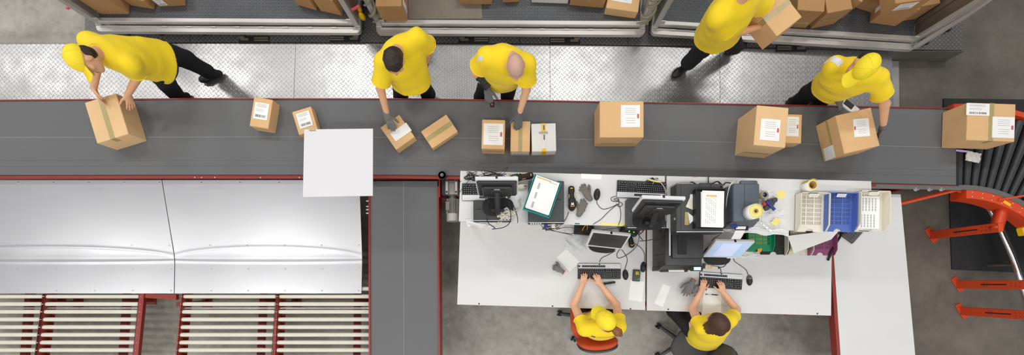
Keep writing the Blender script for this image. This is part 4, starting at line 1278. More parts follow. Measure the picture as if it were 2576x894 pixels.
# teal paper tray
tt = thing('paper_tray', 'teal paper tray heaped with bar-coded sheets on the raised shelf', 'tray', W(1363, 496, ZS+.09)-Vector((0, 0, .01)), math.radians(-18.5))
tt.location.z = ZS+.0815
b = MB()
for (x, y, sx, sy) in ((0, .166, .26, .008), (0, -.166, .26, .008), (.126, 0, .008, .34), (-.126, 0, .008, .34)): b.box((x, y, .03), (sx, sy, .06), bev=.002)
b.box((0, 0, .003), (.26, .34, .006)); part('tray_shell', b, M['teal'], tt)
b = MB()
for k in range(7): b.box((.002*math.sin(k*3), .006+.002*math.cos(k*2), .012+k*.008), (.226, .312, .006), rz=.02*math.sin(k*5))
part('paper_stack', b, M['paper'], tt)
b = MB(); b.mi = 0; b.box((.004, .004, .0655), (.222, .31, .002))
for k, yy in enumerate((.075, -.015, -.105)):
    b.mi = 2
    for i in range(11): b.box((-.058, yy-.026+i*.0052, .067), (.02, .0022 if i % 3 else .0036, .0006))
b.mi = 3; b.box((-.03, .148, .067), (.14, .008, .0006)); b.mi = 4; b.box((.06, .138, .067), (.08, .003, .0006))
part('top_sheet', b, [M['paper'], M['ink'], M['grey_ink'], M['orange_ink'], M['grey_ink']], tt)

# right raised shelf: black computer case with paper tray on it
bx = thing('computer_case', 'large black computer case lying flat, paper tray and notes on top', 'computer', (0, 0, ZS))
p0 = W(1701.5, 462.5, 1.40); p1 = W(1820, 582, 1.40); bx.location = ((p0.x+p1.x)/2, (p0.y+p1.y)/2, ZS)
w_, d_ = p1.x-p0.x, p0.y-p1.y
b = MB(); b.box((0, 0, .075), (w_, d_, .15), bev=.006); part('case', b, M['charcoal'], bx)
b = MB(); b.box((0, -d_/2-.008, .07), (w_, .02, .14), bev=.005); part('front_panel', b, M['black'], bx)
b = MB(); b.box((0, -d_/2-.006, .15), (w_, .007, .004)); part('trim_strip', b, M['silver'], bx, label='silver front trim')
b = MB(); b.box((-w_/2+.04, 0, .1503), (.003, d_*.95, .001)); part('panel_seam', b, M['black2'], bx)
b = MB(); b.box((-w_/2-.001, -.1, .11), (.003, .02, .03)); part('side_port', b, M['silver'], bx)
dt = thing('document_tray', 'black-brown letter tray with printed list, on the black computer case', 'tray', W(1782, 527, 1.42)*1)
dt.location.z = 1.4015
b = MB(); W2, D2 = .262, .35
b.box((0, 0, .003), (W2, D2, .006))
for s in (-1, 1): b.box((s*W2/2, 0, .035), (.01, D2, .07), bev=.002)
b.box((0, D2/2, .035), (W2, .01, .07), bev=.002); b.box((0, -D2/2, .02), (W2, .01, .04), bev=.002)
b.box((-W2/2+.03, 0, .04), (.05, D2*.96, .01), bev=.002); part('tray_shell', b, M['black2'], dt)
b = MB(); b.tube([(-.105, .17, .06), (-.105, .225, .07), (.0, .225, .07), (.0, .17, .06)], .004, seg=6); part('wire_handle', b, M['black2'], dt)
b = MB()
for k in range(6): b.box((.02, -.005, .012+k*.008), (.205, .315, .006), rz=.012*math.sin(k*4))
part('paper_stack', b, M['paper'], dt)
b = MB(); b.mi = 0; b.box((.02, -.005, .06), (.2, .33, .002), rz=-.03)
b.mi = 1
for k in range(6): b.box((-.03+.0155*k, .115-.0006*k, .0615), (.011, .016, .0006), rz=-.03)
b.mi = 2
for r in range(16):
    for c in range(6):
        if (r*7+c*3) % 5 != 4: b.box((-.038+.017*c-.0004*r, .09-.0145*r, .0615), (.0042, .0042, .0006))
part('printed_list', b, [M['paper'], M['orange_ink'], M['ink']], dt)
sheet('note', 'cream note sticking out beside the letter tray on the black case', [(1735, 498), (1748, 503), (1744, 529), (1725, 521)], 1.402, 'card', group='notes on the black case')
sheet('note', 'olive-tan note under the letter tray on the black case, nearest its front', [(1723, 534), (1733, 534), (1733, 567), (1722, 566)], 1.402, 'tape', group='notes on the black case')
sheet('note', 'torn white slip beside the letter tray on the black case', [(1730, 535), (1742, 544), (1744, 556), (1734, 565)], 1.4045, 'paper', .006, group='notes on the black case')
sheet('note', 'white slip at the far side of the letter tray on the black case', [(1736, 489), (1746, 490), (1745, 504), (1735, 500)], 1.404, 'paper', group='notes on the black case')

# label printer
lp = thing('label_printer', 'blue-grey label printer on the raised shelf, label roll standing on it', 'printer', (2.125, .705, ZS))
b = MB(); prof = [(-.12, -.19), (.12, -.19), (.12, .19), (-.12, .19)]
b.box((0, .015, .1), (.24, .35, .2), bev=.016, seg=2)
part('housing', b, M['bluegrey'], lp)
b = MB(); b.box((.03, .19, .17), (.16, .06, .04), bev=.015, seg=2); part('rear_hump', b, M['bluegrey'], lp)
b = MB(); b.add([(-.12, -.16, 0), (.12, -.16, 0), (.12, -.16, .16), (-.12, -.16, .16), (-.12, -.2, 0), (.12, -.2, 0), (.12, -.19, .09), (-.12, -.19, .09)], [(0, 1, 2, 3), (4, 7, 6, 5), (3, 2, 6, 7), (0, 4, 5, 1), (0, 3, 7, 4), (1, 5, 6, 2)]); part('front_cover', b, M['bluegrey'], lp)
b = MB(); b.box((-.02, .01, .2005), (.003, .33, .0015)); part('lid_seam', b, M['black'], lp)
b = MB(); b.box((-.085, -.19, .135), (.07, .03, .006), rz=0, bev=.002); part('control_panel', b, M['navyblue'], lp, label='dark blue control panel')
b = MB(); b.box((.01, -.205, .095), (.12, .04, .01)); part('label_slot', b, M['black2'], lp)
b = MB()
b.grid(4, 8, lambda u, v: (.0+(u-.5)*.09-.01*v, -.19-.11*v, .108-.02*v-.06*v*v), True, .001); part('paper_strip', b, M['paper'], lp)
def label_roll(loc, label, r=.066, rc=.018, h=.1, face='yellow_paper', tail=False, mat='paper'):
    t = thing('label_roll', label, 'label roll', loc, 0, 'rolls of labels')
    b = MB(); b.lathe([(rc, 0), (r, 0), (r, h), (r-.002, h), (rc, h), (rc, 0)], seg=36); part('label_band', b, M[mat], t)
    b = MB(); b.lathe([(rc+.001, h), (rc+.001, h+.002), (r-.003, h+.002), (r-.003, h)], seg=36); part('roll_face', b, M[face], t)
    b = MB(); b.lathe([(rc-.004, .0), (rc, 0), (rc, h+.003), (rc-.004, h+.003), (rc-.004, 0)], seg=24); part('core', b, M['kraft_d'], t)
    if tail:
        b = MB(); b.grid(8, 3, lambda u, v: ((r+.012*u)*math.cos(2.6-1.9*u), (r+.02*u)*math.sin(2.6-1.9*u), .005+v*(h-.01)), True, .001); part('loose_tail', b, M['yellow_paper'], t)
    return t
q = W(1886, 536, ZS+.205); label_roll(q, 'yellow-faced label roll standing on the blue-grey label printer')
q = W(2025, 472, ZS); label_roll(q, 'white label roll with wide core by the belt side above the letter trays', r=.05, rc=.036, h=.105, tail=True)
# tape dispenser, films and notes beside the label printer
td = thing('tape_dispenser', 'grey tape dispenser with blue handle and red clip beside the label printer', 'tape dispenser', W(1931, 517, ZS), math.radians(48))
b = MB(); b.prism([(-.06, -.02), (.02, -.03), (.07, -.012), (.07, .02), (.02, .03), (-.06, .02)], .0, .05, bev=.005); b.cyl((.055, 0, 0), (.055, 0, .058), .024, seg=18); part('frame', b, M['charcoal'], td)
b = MB(); b.tube([(-.012, -.06, .045), (-.012, .05, .06)], .015, seg=10); b.cyl((-.012, .05, .06), (-.012, .055, .06), .022, seg=12); part('handle', b, M['navyblue'], td, label='blue handle')
b = MB(); b.box((-.04, .05, .05), (.03, .035, .03), bev=.005); part('clip', b, M['red_plastic'], td, label='red clip')
tr_ = thing('tape_reel', 'brown tape reel against the label printer', 'tape', W(1917, 493, ZS), 0)
b = MB(); b.lathe([(.022, 0), (.035, 0), (.035, .048), (.022, .048), (.022, 0)], seg=24); part('tape_band', b, M['tape'], tr_)
b = MB(); b.lathe([(.019, 0), (.022, 0), (.022, .049), (.019, .049), (.019, 0)], seg=24); part('core', b, M['navyblue'], tr_)
b = MB(); q = W(1964, 489.5, ZS); b.cyl(q, q+Vector((0, 0, .002)), .045, seg=32); single('round_label', b, M['yellow_paper'], 'pale yellow round label on the shelf between printer and letter trays', 'label')
def film(name, label, pts, z, seed, mat='film', amp=.02, n=22, group='plastic film bags'):
    P = [W(x, y, z) for x, y in pts]; r = random.Random(seed); ph = [r.uniform(0, 6) for _ in range(8)]
    def fn(u, v):
        p = P[0].lerp(P[1], u).lerp(P[3].lerp(P[2], u), v)
        e = min(u, v, 1-u, 1-v); 
        h = .004+amp*(.5+.5*math.sin(u*9+ph[0]+2*math.sin(v*7+ph[1])))*(.4+.6*math.sin(v*11+ph[2]+2.2*math.sin(u*6+ph[3]))**2)*min(1, e*7+.25)
        j = .003*math.sin(v*9+ph[4])*(1 if u < .05 or u > .95 else 0)
        return p+Vector((j, .012*math.sin(u*15+ph[5])*(1 if v < .05 or v > .95 else 0), h))
    b = MB(); b.grid(n, n, fn, False, .001)
    return single(name, b, M[mat], label, 'plastic bag', group)
film('plastic_bag', 'crumpled clear bag heap behind the tape dispenser on the shelf', [(1913, 477), (1950, 487), (1950, 510), (1915, 505)], ZS, 3)
film('plastic_bag', 'crumpled clear bag on the shelf in front of the tape dispenser', [(1914, 525), (1972, 530), (1974, 566), (1918, 568)], ZS, 5)
sheet('sticky_note', 'square pale yellow sticky note on the crumpled clear bag', [(1951, 548), (1964, 554), (1954, 570), (1938, 562)], ZS+.034, 'yellow_paper', cat='note')
film('plastic_sheet', 'thin plastic sleeve hanging over the front of the right shelf', [(1845, 570), (1984, 580), (1982, 594), (1822, 584)], ZS+.004, 8, 'film', .008)
sheet('paper_strip', 'narrow printed strip lying on the bags before the label printer', [(1912, 562), (1916, 560), (1942, 581), (1939, 584)], ZS+.03, 'paper', marks=[(.2, .1, .8, .16, 2), (.2, .4, .8, .45, 2), (.2, .7, .8, .76, 2)])

# slotted letter trays
def letter_tray(loc, rz, label, mat, h=.075, tag=None, content=None, group='slotted letter trays', w=.275, d=.36):
    t = thing('letter_tray', label, 'tray', loc, rz, group)
    m = M[mat]
    b = MB(); th = .006
    for s in (-1, 1):
        x0, x1 = s*w/2, s*(w/2-th)
        pr_ = [(-d/2, .004), (d/2, .004), (d/2, h), (-d/2+.06, h), (-d/2, h*.5)]
        b.add([(x0, y, z) for y, z in pr_]+[(x1, y, z) for y, z in pr_], [[0, 1, 2, 3, 4], [9, 8, 7, 6, 5]]+[(k, 5+k, 5+(k+1) % 5, (k+1) % 5) for k in range(5)])
    b.box((0, d/2-th/2, (h+.004)/2), (w, th, h-.004))
    part('side_wall', b, m, t)
    b = MB(); n = 12; rr = .038                              # front lip of the floor with a half-round thumb notch
    arcp = [(rr*math.cos(a), -d/2+rr*.8*math.sin(a)) for a in np.linspace(PI, 0, n)]
    b.prism([(-w/2, -d/2), (-w/2+.0, -d/2+.055), (w/2, -d/2+.055), (w/2, -d/2)]+[(x, y) for x, y in arcp[::-1]], .004, .011)
    fx0, fx1, fy0, fy1 = -w/2, w/2, -d/2+.055, d/2
    zc, tz = .0075, .007
    gx = [fx0+.012, fx0+.012+(w-.05)*.0, 0, 0]
    cols = 3; gap = .013; cw = (w-.02-gap*(cols-1)-.04)/cols
    rows = 7; rg = .009; rh = (fy1-fy0-.03-rg*(rows-1))/rows
    b.box(((fx0+fx0+.03)/2, (fy0+fy1)/2, zc), (.03, fy1-fy0, tz)); b.box(((fx1+fx1-.03)/2, (fy0+fy1)/2, zc), (.03, fy1-fy0, tz))
    x = fx0+.03
    for c in range(cols):
        if c: b.box((x-gap/2, (fy0+fy1)/2, zc), (gap, fy1-fy0, tz))
        for k in range(6): b.box((x+cw*k/6+.0012, (fy0+fy1)/2, zc), (.0048, fy1-fy0, tz-.001))
        x += cw+gap
    y = fy0+.015
    b.box((0, fy0+.0075, zc), (w-.05, .015, tz-.0005)); b.box((0, fy1-.0075, zc), (w-.05, .015, tz-.0005))
    for r in range(1, rows): b.box((0, fy0+.015+r*(rh+rg)-rg/2, zc), (w-.05, rg, tz-.0005))
    part('slotted_floor', b, m, t)
    if tag:
        b = MB(); b.mi = 0; b.box((-.02, d/2-.028, h+.0), (.085, .032, .003), rz=.0)
        b.v = [(x+.35*(y-(d/2-.028)), y, z) for x, y, z in b.v]
        b.mi = 1
        for k in range(2):
            for j in range(4): b.box((-.048+.018*j+(.005 if k else 0), d/2-.022-.012*k, h+.002), (.011, .0025, .0008))
        b.box((-.02, d/2-.006, h-.01), (.085, .004, .02))
        part('name_tag', b, [M[tag], M['ink']], t)
    return t
letter_tray(W(2035, 537, ZS), math.radians(-1.5), 'cream letter tray on the raised shelf, left of the blue one', 'cream', .09, 'card')
letter_tray(W(2106, 536.5, ZS), math.radians(-1.5), 'blue letter tray on the raised shelf', 'blue', .075, 'silver')
l3 = letter_tray(W(2166, 532, ZS+.03)-Vector((0, 0, .03)), math.radians(-1), 'cream letter tray with bar-coded sheet in a sleeve, rightmost on the raised shelf', 'cream', .1, 'card')
l3.location.x = W(2105, 537, ZS).x+.287
b = MB(); b.mi = 0; b.box((-.012, -.01, .02), (.225, .31, .006))
b.mi = 1
for c in range(6):
    for r in range(2):
        for k in range(14): b.box((-.1+c*.03+(.012 if r == 0 else 0), .12-r*.155-k*.0088, .0236), (.012, .0034 if k % 3 else .006, .0006))
part('barcode_sheet', b, [M['paper'], M['grey_ink']], l3)
letter_tray(W(1886, 592, ZD), 0, 'black letter tray under the green one on the right work table', 'black2')
letter_tray(W(1944, 599, ZD), 0, 'black letter tray beside the beige tray on the right work table', 'black2')
gt = letter_tray(W(1908, 590, ZD+.078), 0, 'green letter tray stacked on two black ones behind the lit monitor', 'green', .06)
b = MB(); b.mi = 0; b.box((-.02, .0, .004), (.22, .3, .003)); part('liner_sheet', b, M['yellow_paper'], gt)
lb = letter_tray(W(2004, 601, ZD), 0, 'beige letter tray under the tilted white card', 'beige')
letter_tray(W(2061.5, 601, ZD), 0, 'plum letter tray on the right work table beside the telephone cord', 'plum')
sheet('white_card', 'large white card lying tilted across the beige and plum trays', [(1981, 594), (2113, 578), (2091, 603), (1997, 638)], ZD+.0785, 'paper', 0)
sheet('yellow_note', 'mustard yellow paper scrap at the front notch of the green tray', [(1905, 627), (1917, 625), (1916, 634), (1906, 635)], ZD+.078+.012, 'orange_ink', cat='note')

# ---------------------------------------------------------------- left work table
monitor(Vector((.965, .41, ZD)), math.radians(-6), 'dark monitor with silver bezel on the left work table', tilt=22, hc=.245, base=(.15, .1), py=.015)
keyboard(W(1507, 683, ZD), math.radians(-.3), 'black and silver keyboard under the hands of the person in a yellow cap')
mouse(W(1573, 692, ZD), math.radians(4), 'black mouse right of the left table keyboard')
mouse(W(1618, 672.5, ZD), math.radians(-6), 'black mouse at the joint between the two work tables')
sheet('paper_sheet', 'blank white sheet lying diagonally left of the left table keyboard', [(1424, 627), (1459, 660), (1433, 684), (1401, 648)], ZD)
sheet('paper_sheet', 'blank white sheet in the right front corner of the left work table', [(1586.5, 705), (1621, 709), (1615, 760), (1581, 755)], ZD+.0)
cg = thing('card_reader', 'grey card reader with yellow and green stickers on the left work table', 'card reader', W(1600, 694, ZD), math.radians(-4))
b = MB(); b.box((0, 0, .012), (.078, .124, .024), bev=.006, seg=2); part('case', b, M['charcoal'], cg)
b = MB(); b.mi = 0; b.box((.006, .025, .0245), (.036, .034, .0015)); b.mi = 1
for k in range(3): b.box((.006, .035-.01*k, .0256), (.026, .003, .0005))
part('sticker', b, [M['yellow'], M['ink']], cg, label='yellow sticker')
for x, y in ((.03, .035), (.024, -.035)):
    b = MB(); b.box((x, y, .0245), (.022, .022, .0015)); part('sticker', b, M['green'], cg, label='green sticker')
st = thing('stapler', 'black and chrome stapler beside the forearm on the left work table', 'stapler', W(1531, 713, ZD), math.radians(9))
b = MB(); b.box((0, -.012, .006), (.115, .028, .012), bev=.003); part('base_plate', b, M['steel'], st)
b = MB(); b.box((-.002, .0, .03), (.135, .022, .022), bev=.006); b.cyl((-.05, -.014, .02), (-.05, .014, .02), .012, seg=12); part('top_arm', b, M['black2'], st)
b = MB(); b.box((.035, -.016, .018), (.05, .02, .012), bev=.003); part('magazine', b, M['steel'], st)
film('plastic_sheet', 'clear crumpled plastic sleeve behind the diagonal sheet on the left table', [(1418, 568), (1476, 568), (1474, 640), (1420, 622)], ZD, 21, 'clear', .014)
film('plastic_sheet', 'milky plastic film hanging from the left shelf over the left table', [(1172, 553), (1258, 556), (1250, 576), (1178, 570)], ZS-.06, 17, 'film', .014).location.z = ZS+.002
film('plastic_bag', 'small clear plastic bag in front of the lit monitor', [(1856, 632), (1914, 634), (1912, 650), (1858, 648)], ZD, 29, 'film', .012)
hb = thing('scanner_charger', 'black charging cradle with green lights under the shelf joint', 'charger', W(1580, 580, ZD), math.radians(-20))
b = MB(); b.prism([(-.09, -.05), (.09, -.05), (.11, .05), (-.09, .06)], 0, .07, bev=.012); part('housing', b, M['black2'], hb)
for x, y in ((.0, -.02), (.05, -.01)):
    b = MB(); b.ell((x, y, .072), (.008, .008, .005), 10, 5); part('status_light', b, M['led'], hb)
hs = thing('network_switch', 'black box with yellow lead pushed under the raised shelf on the left table', 'electronics', W(1467, 577, ZD), math.radians(-5))
b = MB(); b.box((0, 0, .035), (.2, .13, .07), bev=.006); part('housing', b, M['black2'], hs)
b = MB(); b.tube([(-.02, -.03, .075), (.0, .02, .08), (.03, .03, .075), (.03, -.05, .06)], .005, seg=6, res=5); part('yellow_lead', b, M['yellow'], hs)
hp = thing('spare_scanner', 'black and orange scanner behind the dark monitor', 'scanner', W(1586, 612, ZD), .2)
me = blob('body', [limb((0, -.03, .03), (.032, .026), (0, .05, .03), (.024, .022), .02, side=(1, 0, 0))], .005, M['black2']); part('body', me, M['black2'], hp)
b = MB(); b.tube([(-.02, -.02, .053), (.0, -.03, .055), (.02, -.02, .053)], .004, seg=6, res=3); part('trigger_ring', b, M['orange_ink'], hp)

# ---------------------------------------------------------------- right work table
pr = thing('printer', 'large black multifunction printer on the right work table', 'printer', (1.6825, .3575, ZD))
px_, py_, ph = .365, .485, .41
b = MB(); b.box((0, .02, .19), (px_, py_-.04, .38), bev=.012, seg=2); part('housing', b, M['black'], pr)
b = MB(); b.add([(-px_/2, -.2, .0), (px_/2, -.2, .0), (px_/2, -.2, .3), (-px_/2, -.2, .3), (-px_/2, -.243, 0), (px_/2-.04, -.243, 0), (px_/2-.04, -.235, .2), (-px_/2, -.235, .2)], [(0, 1, 2, 3), (4, 7, 6, 5), (3, 2, 6, 7), (0, 4, 5, 1), (0, 3, 7, 4), (1, 5, 6, 2)]); part('front_cover', b, M['black'], pr)
b = MB(); b.box((.03, .05, .395), (px_-.06, .36, .035), bev=.01, seg=2); part('scanner_lid', b, M['charcoal' if 0 else 'black'], pr)
b = MB(); b.box((-.14, .05, .388), (.012, .3, .03), bev=.004); part('lid_hinge', b, M['silver'], pr, label='bright lid edge')
b = MB(); b.box((-.03, .06, .416), (.085, .3, .012), bev=.004); b.box((-.03, .06, .423), (.004, .26, .004)); b.box((-.03, .03, .423), (.08, .006, .004)); part('feeder_tray', b, M['black2'], pr)
b = MB(); b.box((.1, .06, .415), (.09, .012, .006)); part('lid_grip', b, M['black2'], pr)
b = MB(); b.box((.0, -.245, .12), (.26, .02, .1), bev=.006); part('paper_drawer', b, M['charcoal'], pr)
b = MB(); b.box((.0, -.235, .195), (.16, .04, .003)); part('output_paper', b, M['paper'], pr)
for y in (-.08, .08):
    b = MB(); b.box((-px_/2-.002, y, .2), (.004, .012, .26)); part('side_seam', b, M['black2'], pr)
b = MB(); b.box((.14, -.225, .345), (.125, .05, .02), rz=0, bev=.006); cp_ = part('control_panel', b, M['black2'], pr)
b = MB(); b.box((.145, -.226, .3565), (.07, .032, .002)); part('display', b, M['lcd'], cp_, label='small lit display')
monitor(Vector((2.19, .28, ZD)), math.radians(-1), 'lit monitor with light blue screen on the right work table', tilt=27, hc=.235, base=(.145, .1), py=.055, lit=True)
b = MB(); q = Vector((2.305, .262, ZD)); b.box((q.x, q.y, ZD+.085), (.1, .03, .02), bev=.004); b.box((q.x, q.y+.01, ZD+.04), (.02, .02, .08)); b.box((q.x, q.y, ZD+.006), (.09, .05, .012)); single('card_stand', b, M['white_plastic'], 'small white holder just below the lit monitor', 'holder')
keyboard(W(1812, 707, ZD), math.radians(-3.8), 'black and silver keyboard under the hands of the brown-haired person')
b = MB()
mouse(W(1884.5, 706, ZD), math.radians(3), 'grey and black mouse right of the right table keyboard', 'black2', top='steel_dull')
bs = thing('handheld_scanner', 'beige barcode scanner between the printer and the lit monitor', 'scanner', W(1787, 673, ZD), math.radians(82))
me = blob('body', [limb((0, .065, .03), (.024, .02), (0, .03, .032), (.022, .018), .012, side=(1, 0, 0)), limb((0, .03, .032), (.018, .017), (0, -.06, .02), (.015, .014), .012, side=(1, 0, 0))], .004, M['beige']); part('body', me, M['beige'], bs)
b = MB(); b.box((0, .085, .03), (.058, .022, .05), bev=.007); part('scan_head', b, M['charcoal'], bs)
b = MB(); b.cyl((0, -.06, .02), (0, -.085, .018), .008, seg=10); part('cable_boot', b, M['black2'], bs)
b = MB(); b.box((-.006, .03, .0505), (.012, .05, .002)); part('sticker', b, M['orange_ink'], bs)
sheet('paper_slip', 'two blank white slips lying one on the other near the table joint', [(1668, 715), (1687, 721), (1667, 773), (1646, 764)], ZD)
sheet('writing_paper', 'white writing sheet with a pen on it, under the right keyboard', [(1770, 727), (1815, 727), (1814, 796), (1764, 795)], ZD, 'paper', .003)
pn = thing('pen', 'black ballpoint pen on the writing sheet', 'pen', W(1791, 742, ZD+.005), math.radians(-4))
b = MB(); b.cyl((-.07, 0, .006), (.05, 0, .006), .0048, seg=10); b.cyl((.05, 0, .006), (.07, 0, .006), .0048, .001, seg=10); part('barrel', b, M['black2'], pn)
b = MB(); b.cyl((-.05, 0, .006), (-.01, 0, .006), .0052, seg=10); part('grip_band', b, M['silver'], pn); b = MB(); b.box((-.045, 0, .0115), (.04, .003, .0015)); part('clip', b, M['steel'], pn)

# telephone
tp = thing('telephone', 'dark grey desk telephone on the side table, half under the raised shelf', 'telephone', W(2136, 581, ZT), math.radians(-36))
b = MB(); b.add([(-.1, -.1, 0), (.1, -.1, 0), (.1, .1, 0), (-.1, .1, 0), (-.1, -.1, .025), (.1, -.1, .025), (.1, .1, .06), (-.1, .1, .06)], [(0, 3, 2, 1), (4, 5, 6, 7), (0, 1, 5, 4), (1, 2, 6, 5), (2, 3, 7, 6), (3, 0, 4, 7)]); tb_ = part('body', b, M['charcoal'], tp)
for r in range(4):
    for c in range(4):
        b = MB(); b.box((-.02+.026*c, -.075+.025*r, .034+.0044*r), (.018, .015, .009), bev=.002); part('phone_button', b, M['bluegrey'], tb_)
me = blob('handset', [limb((-.075, .08, .085), (.026, .02), (-.075, .06, .08), (.026, .018), .01), limb((-.075, -.08, .055), (.026, .018), (-.075, -.06, .06), (.026, .018), .01), limb((-.075, -.08, .068), .014, (-.075, .08, .092), .014, .02)], .005, M['black2']); part('handset', me, M['black2'], tp)
Pp = [W(x, y, z) for x, y, z in ((2118, 588, .74), (2110, 602, .73), (2100, 618, .76), (2090, 634, .77), (2085, 650, .765), (2083, 655, .765))]
b = MB(); path = MB(); path.tube(Pp, .001, seg=4, res=12)
cen = [sum((Vector(path.v[i*4+k]) for k in range(4)), Vector())/4 for i in range(len(path.v)//4)]
coil = []; 
for i, c in enumerate(cen):
    d = (cen[min(i+1, len(cen)-1)]-cen[max(i-1, 0)]).normalized(); a = d.orthogonal().normalized(); e = d.cross(a)
    for s in range(6): 
        an = 2*PI*s/6; nx = cen[min(i+1, len(cen)-1)]; coil.append(c.lerp(nx, s/6)+(a*math.cos(an)+e*math.sin(an))*.009)
b.tube(coil, .0035, seg=5); single('coiled_cord', b, M['cord_black'], 'black coiled telephone cord trailing over the corner of the right work table', 'cable')

# ---------------------------------------------------------------- cables
def tangle(name, label, cx, cy, z, rx, ry, n, r, mat, seed, zamp=.05, cat='cable bundle', extra=()):
    rd = random.Random(seed); b = MB(); pts = []
    for i in range(n):
        a = i*2.4+rd.uniform(-.5, .5); k = .35+.65*abs(math.sin(i*.9+rd.uniform(0, .6)))
        p = W(cx+rx*k*math.cos(a), cy+ry*k*math.sin(a), z); p.z = z+r+zamp*abs(math.sin(i*1.7))*rd.uniform(.1, 1)
        pts.append(p)
    b.tube(pts, r, seg=6, res=7)
    for e in extra: b.tube([W(x, y, zz) for x, y, zz in e], r, seg=6, res=7)
    return single(name, b, M[mat], label, cat)
tangle('cable_bundle', 'tangle of black cables behind the monitor at the left end of the raised shelf', 1236, 443, ZS, 40, 13, 24, .0022, 'cord_black', 4, .07,
       extra=[[(1160, 455, ZS+.01), (1152, 468, ZS+.01), (1155, 485, ZS+.02), (1166, 470, ZS+.03), (1190, 442, ZS+.03)], [(1255, 440, ZS+.05), (1272, 424, ZS+.08), (1277, 422, ZS+.08), (1268, 436, ZS+.05), (1252, 446, ZS+.03)]])
tangle('cable_bundle', 'coil of dark cables on the shelf left of the left-end monitor', 1188, 446, ZS, 24, 13, 18, .003, 'cord_black', 11, .05)
tangle('cord_coil', 'tangled off-white cord coil hanging at the left shelf front', 1272, 540, ZS+.085, 24, 15, 44, .0062, 'cord_white', 6, .05, 'cord',
       extra=[[(1290, 535, ZS+.02), (1308, 520, ZS+.01), (1304, 505, ZS+.01), (1310, 499, ZS+.01)], [(1262, 550, ZS+.09), (1252, 562, ZS+.05), (1254, 570, ZS+.03), (1260, 560, ZS+.06), (1266, 548, ZS+.09)]]).location.z = ZS+.004
cable('cable', 'black cable from the lone shelf mouse to the cable knot by the monitor', [(1501, 503, ZS+.005), (1503, 514, ZS+.005), (1515, 526, ZS+.005), (1532, 524, ZS+.005), (1548, 517, ZS+.005), (1557, 513, ZS+.005), (1556, 500, ZS+.005)])
cable('cable', 'black cable looping beside the keyboard near the shelf joint', [(1549, 494, ZS+.005), (1538, 498, ZS+.005), (1540, 506, ZS+.005), (1556, 507, ZS+.006), (1552, 500, ZS+.006), (1544, 502, ZS+.008), (1558, 508, ZS+.009), (1566, 514, ZS+.006), (1558, 521, ZS+.006), (1550, 513, ZS+.006)])
cable('cable', 'long black cable crossing the left shelf down to the switch', [(1558, 512, ZS+.008), (1545, 521, ZS+.005), (1528, 536, ZS+.005), (1512, 552, ZS+.005), (1495, 563, ZS+.005), (1485, 570, ZS-.03), (1470, 580, ZS-.15), (1448, 586, ZS-.2)])
cable('cable', 'black cable falling from the shelf keyboard over the shelf front', [(1556, 514, ZS+.006), (1561, 530, ZS+.005), (1561, 550, ZS+.005), (1556, 566, ZS+.005), (1553, 576, ZS-.05)])
cable('cable', 'black cable from the back of the monitor by the joint to the switch', [(1622, 533, ZS+.1), (1608, 545, ZS+.095), (1580, 563, ZS+.007), (1560, 572, ZS-.005), (1530, 577, ZS-.1), (1490, 582, ZS-.2), (1460, 586, ZS-.25)])
cable('cable', 'black cable from the cradled scanner over the shelf front', [(1431, 533, ZS+.01), (1424, 551, ZS+.005), (1412, 565, ZS+.0), (1403, 573, ZS-.05), (1395, 577, ZS-.1)])
cable('cable', 'short black lead between the left-end computer and the paper tray computer', [(1285, 504, ZS+.005), (1295, 524, ZS+.005), (1302, 548, ZS+.005), (1302, 562, ZS+.0)], .003)
tangle('cable_bundle', 'bundle of black leads drooping below the teal paper tray computer', 1385, 574, ZS-.12, 28, 8, 12, .0028, 'cord_black', 15, .04,
       extra=[[(1356, 556, ZS+.02), (1362, 568, ZS-.05), (1372, 577, ZS-.1), (1400, 583, ZS-.1), (1430, 588, ZS-.15), (1462, 586, ZS-.2)], [(1375, 556, ZS+.02), (1376, 568, ZS-.05), (1390, 580, ZS-.1), (1440, 592, ZS-.2)], [(1400, 578, ZS-.1), (1430, 572, ZS-.1), (1470, 582, ZS-.2), (1500, 580, ZS-.3)]])
cable('cable', 'black cable from the dark monitor down to the left table keyboard', [(1548, 632, ZD+.005), (1530, 642, ZD+.005), (1514, 650, ZD+.005), (1508, 660, ZD+.005)], .003)
cable('cable', 'black mouse cable looping right of the dark monitor', [(1572, 678, ZD+.006), (1578, 655, ZD+.005), (1572, 640, ZD+.005), (1561, 628, ZD+.005), (1552, 640, ZD+.005), (1556, 650, ZD+.005), (1575, 643, ZD+.007), (1600, 622, ZD+.02), (1608, 595, ZD+.1), (1607, 578, ZD+.3)], .003)
cable('cable', 'black cable of the mouse at the table joint', [(1621, 660, ZD+.006), (1621, 640, ZD+.005), (1612, 624, ZD+.005), (1598, 615, ZD+.01), (1588, 610, ZD+.03)], .003)
cable('cable', 'looped black cables under the shelf joint', [(1593, 572, ZS-.05), (1596, 584, ZS-.2), (1610, 590, ZS-.25), (1618, 576, ZS-.15), (1606, 572, ZS-.08), (1612, 588, ZS-.25), (1624, 574, ZS-.1)], .003)
cable('cable', 'pale cable arching over the shelf joint to the black computer case', [(1675, 488, ZS+.03), (1672, 474, ZS+.04), (1660, 458, ZS+.03), (1648, 456, ZS+.02), (1642, 462, ZS+.02)], .0045, 'cord_white')
cable('cable', 'pale cable running along the back of the black computer case', [(1676, 482, ZS+.02), (1686, 468, ZS+.02), (1705, 460, ZS+.02), (1722, 459, ZS+.02), (1736, 459, ZS+.02)], .0045, 'cord_white')
cable('cable', 'black cable with a choke behind the black computer case', [(1736, 459, ZS+.02), (1742, 459, ZS+.02), (1750, 463, ZS+.02)], .006)
tangle('cable_bundle', 'yellow-taped cable knot behind the keyboard near the shelf joint', 1638, 455, ZS, 20, 8, 12, .0026, 'cord_black', 23, .03)
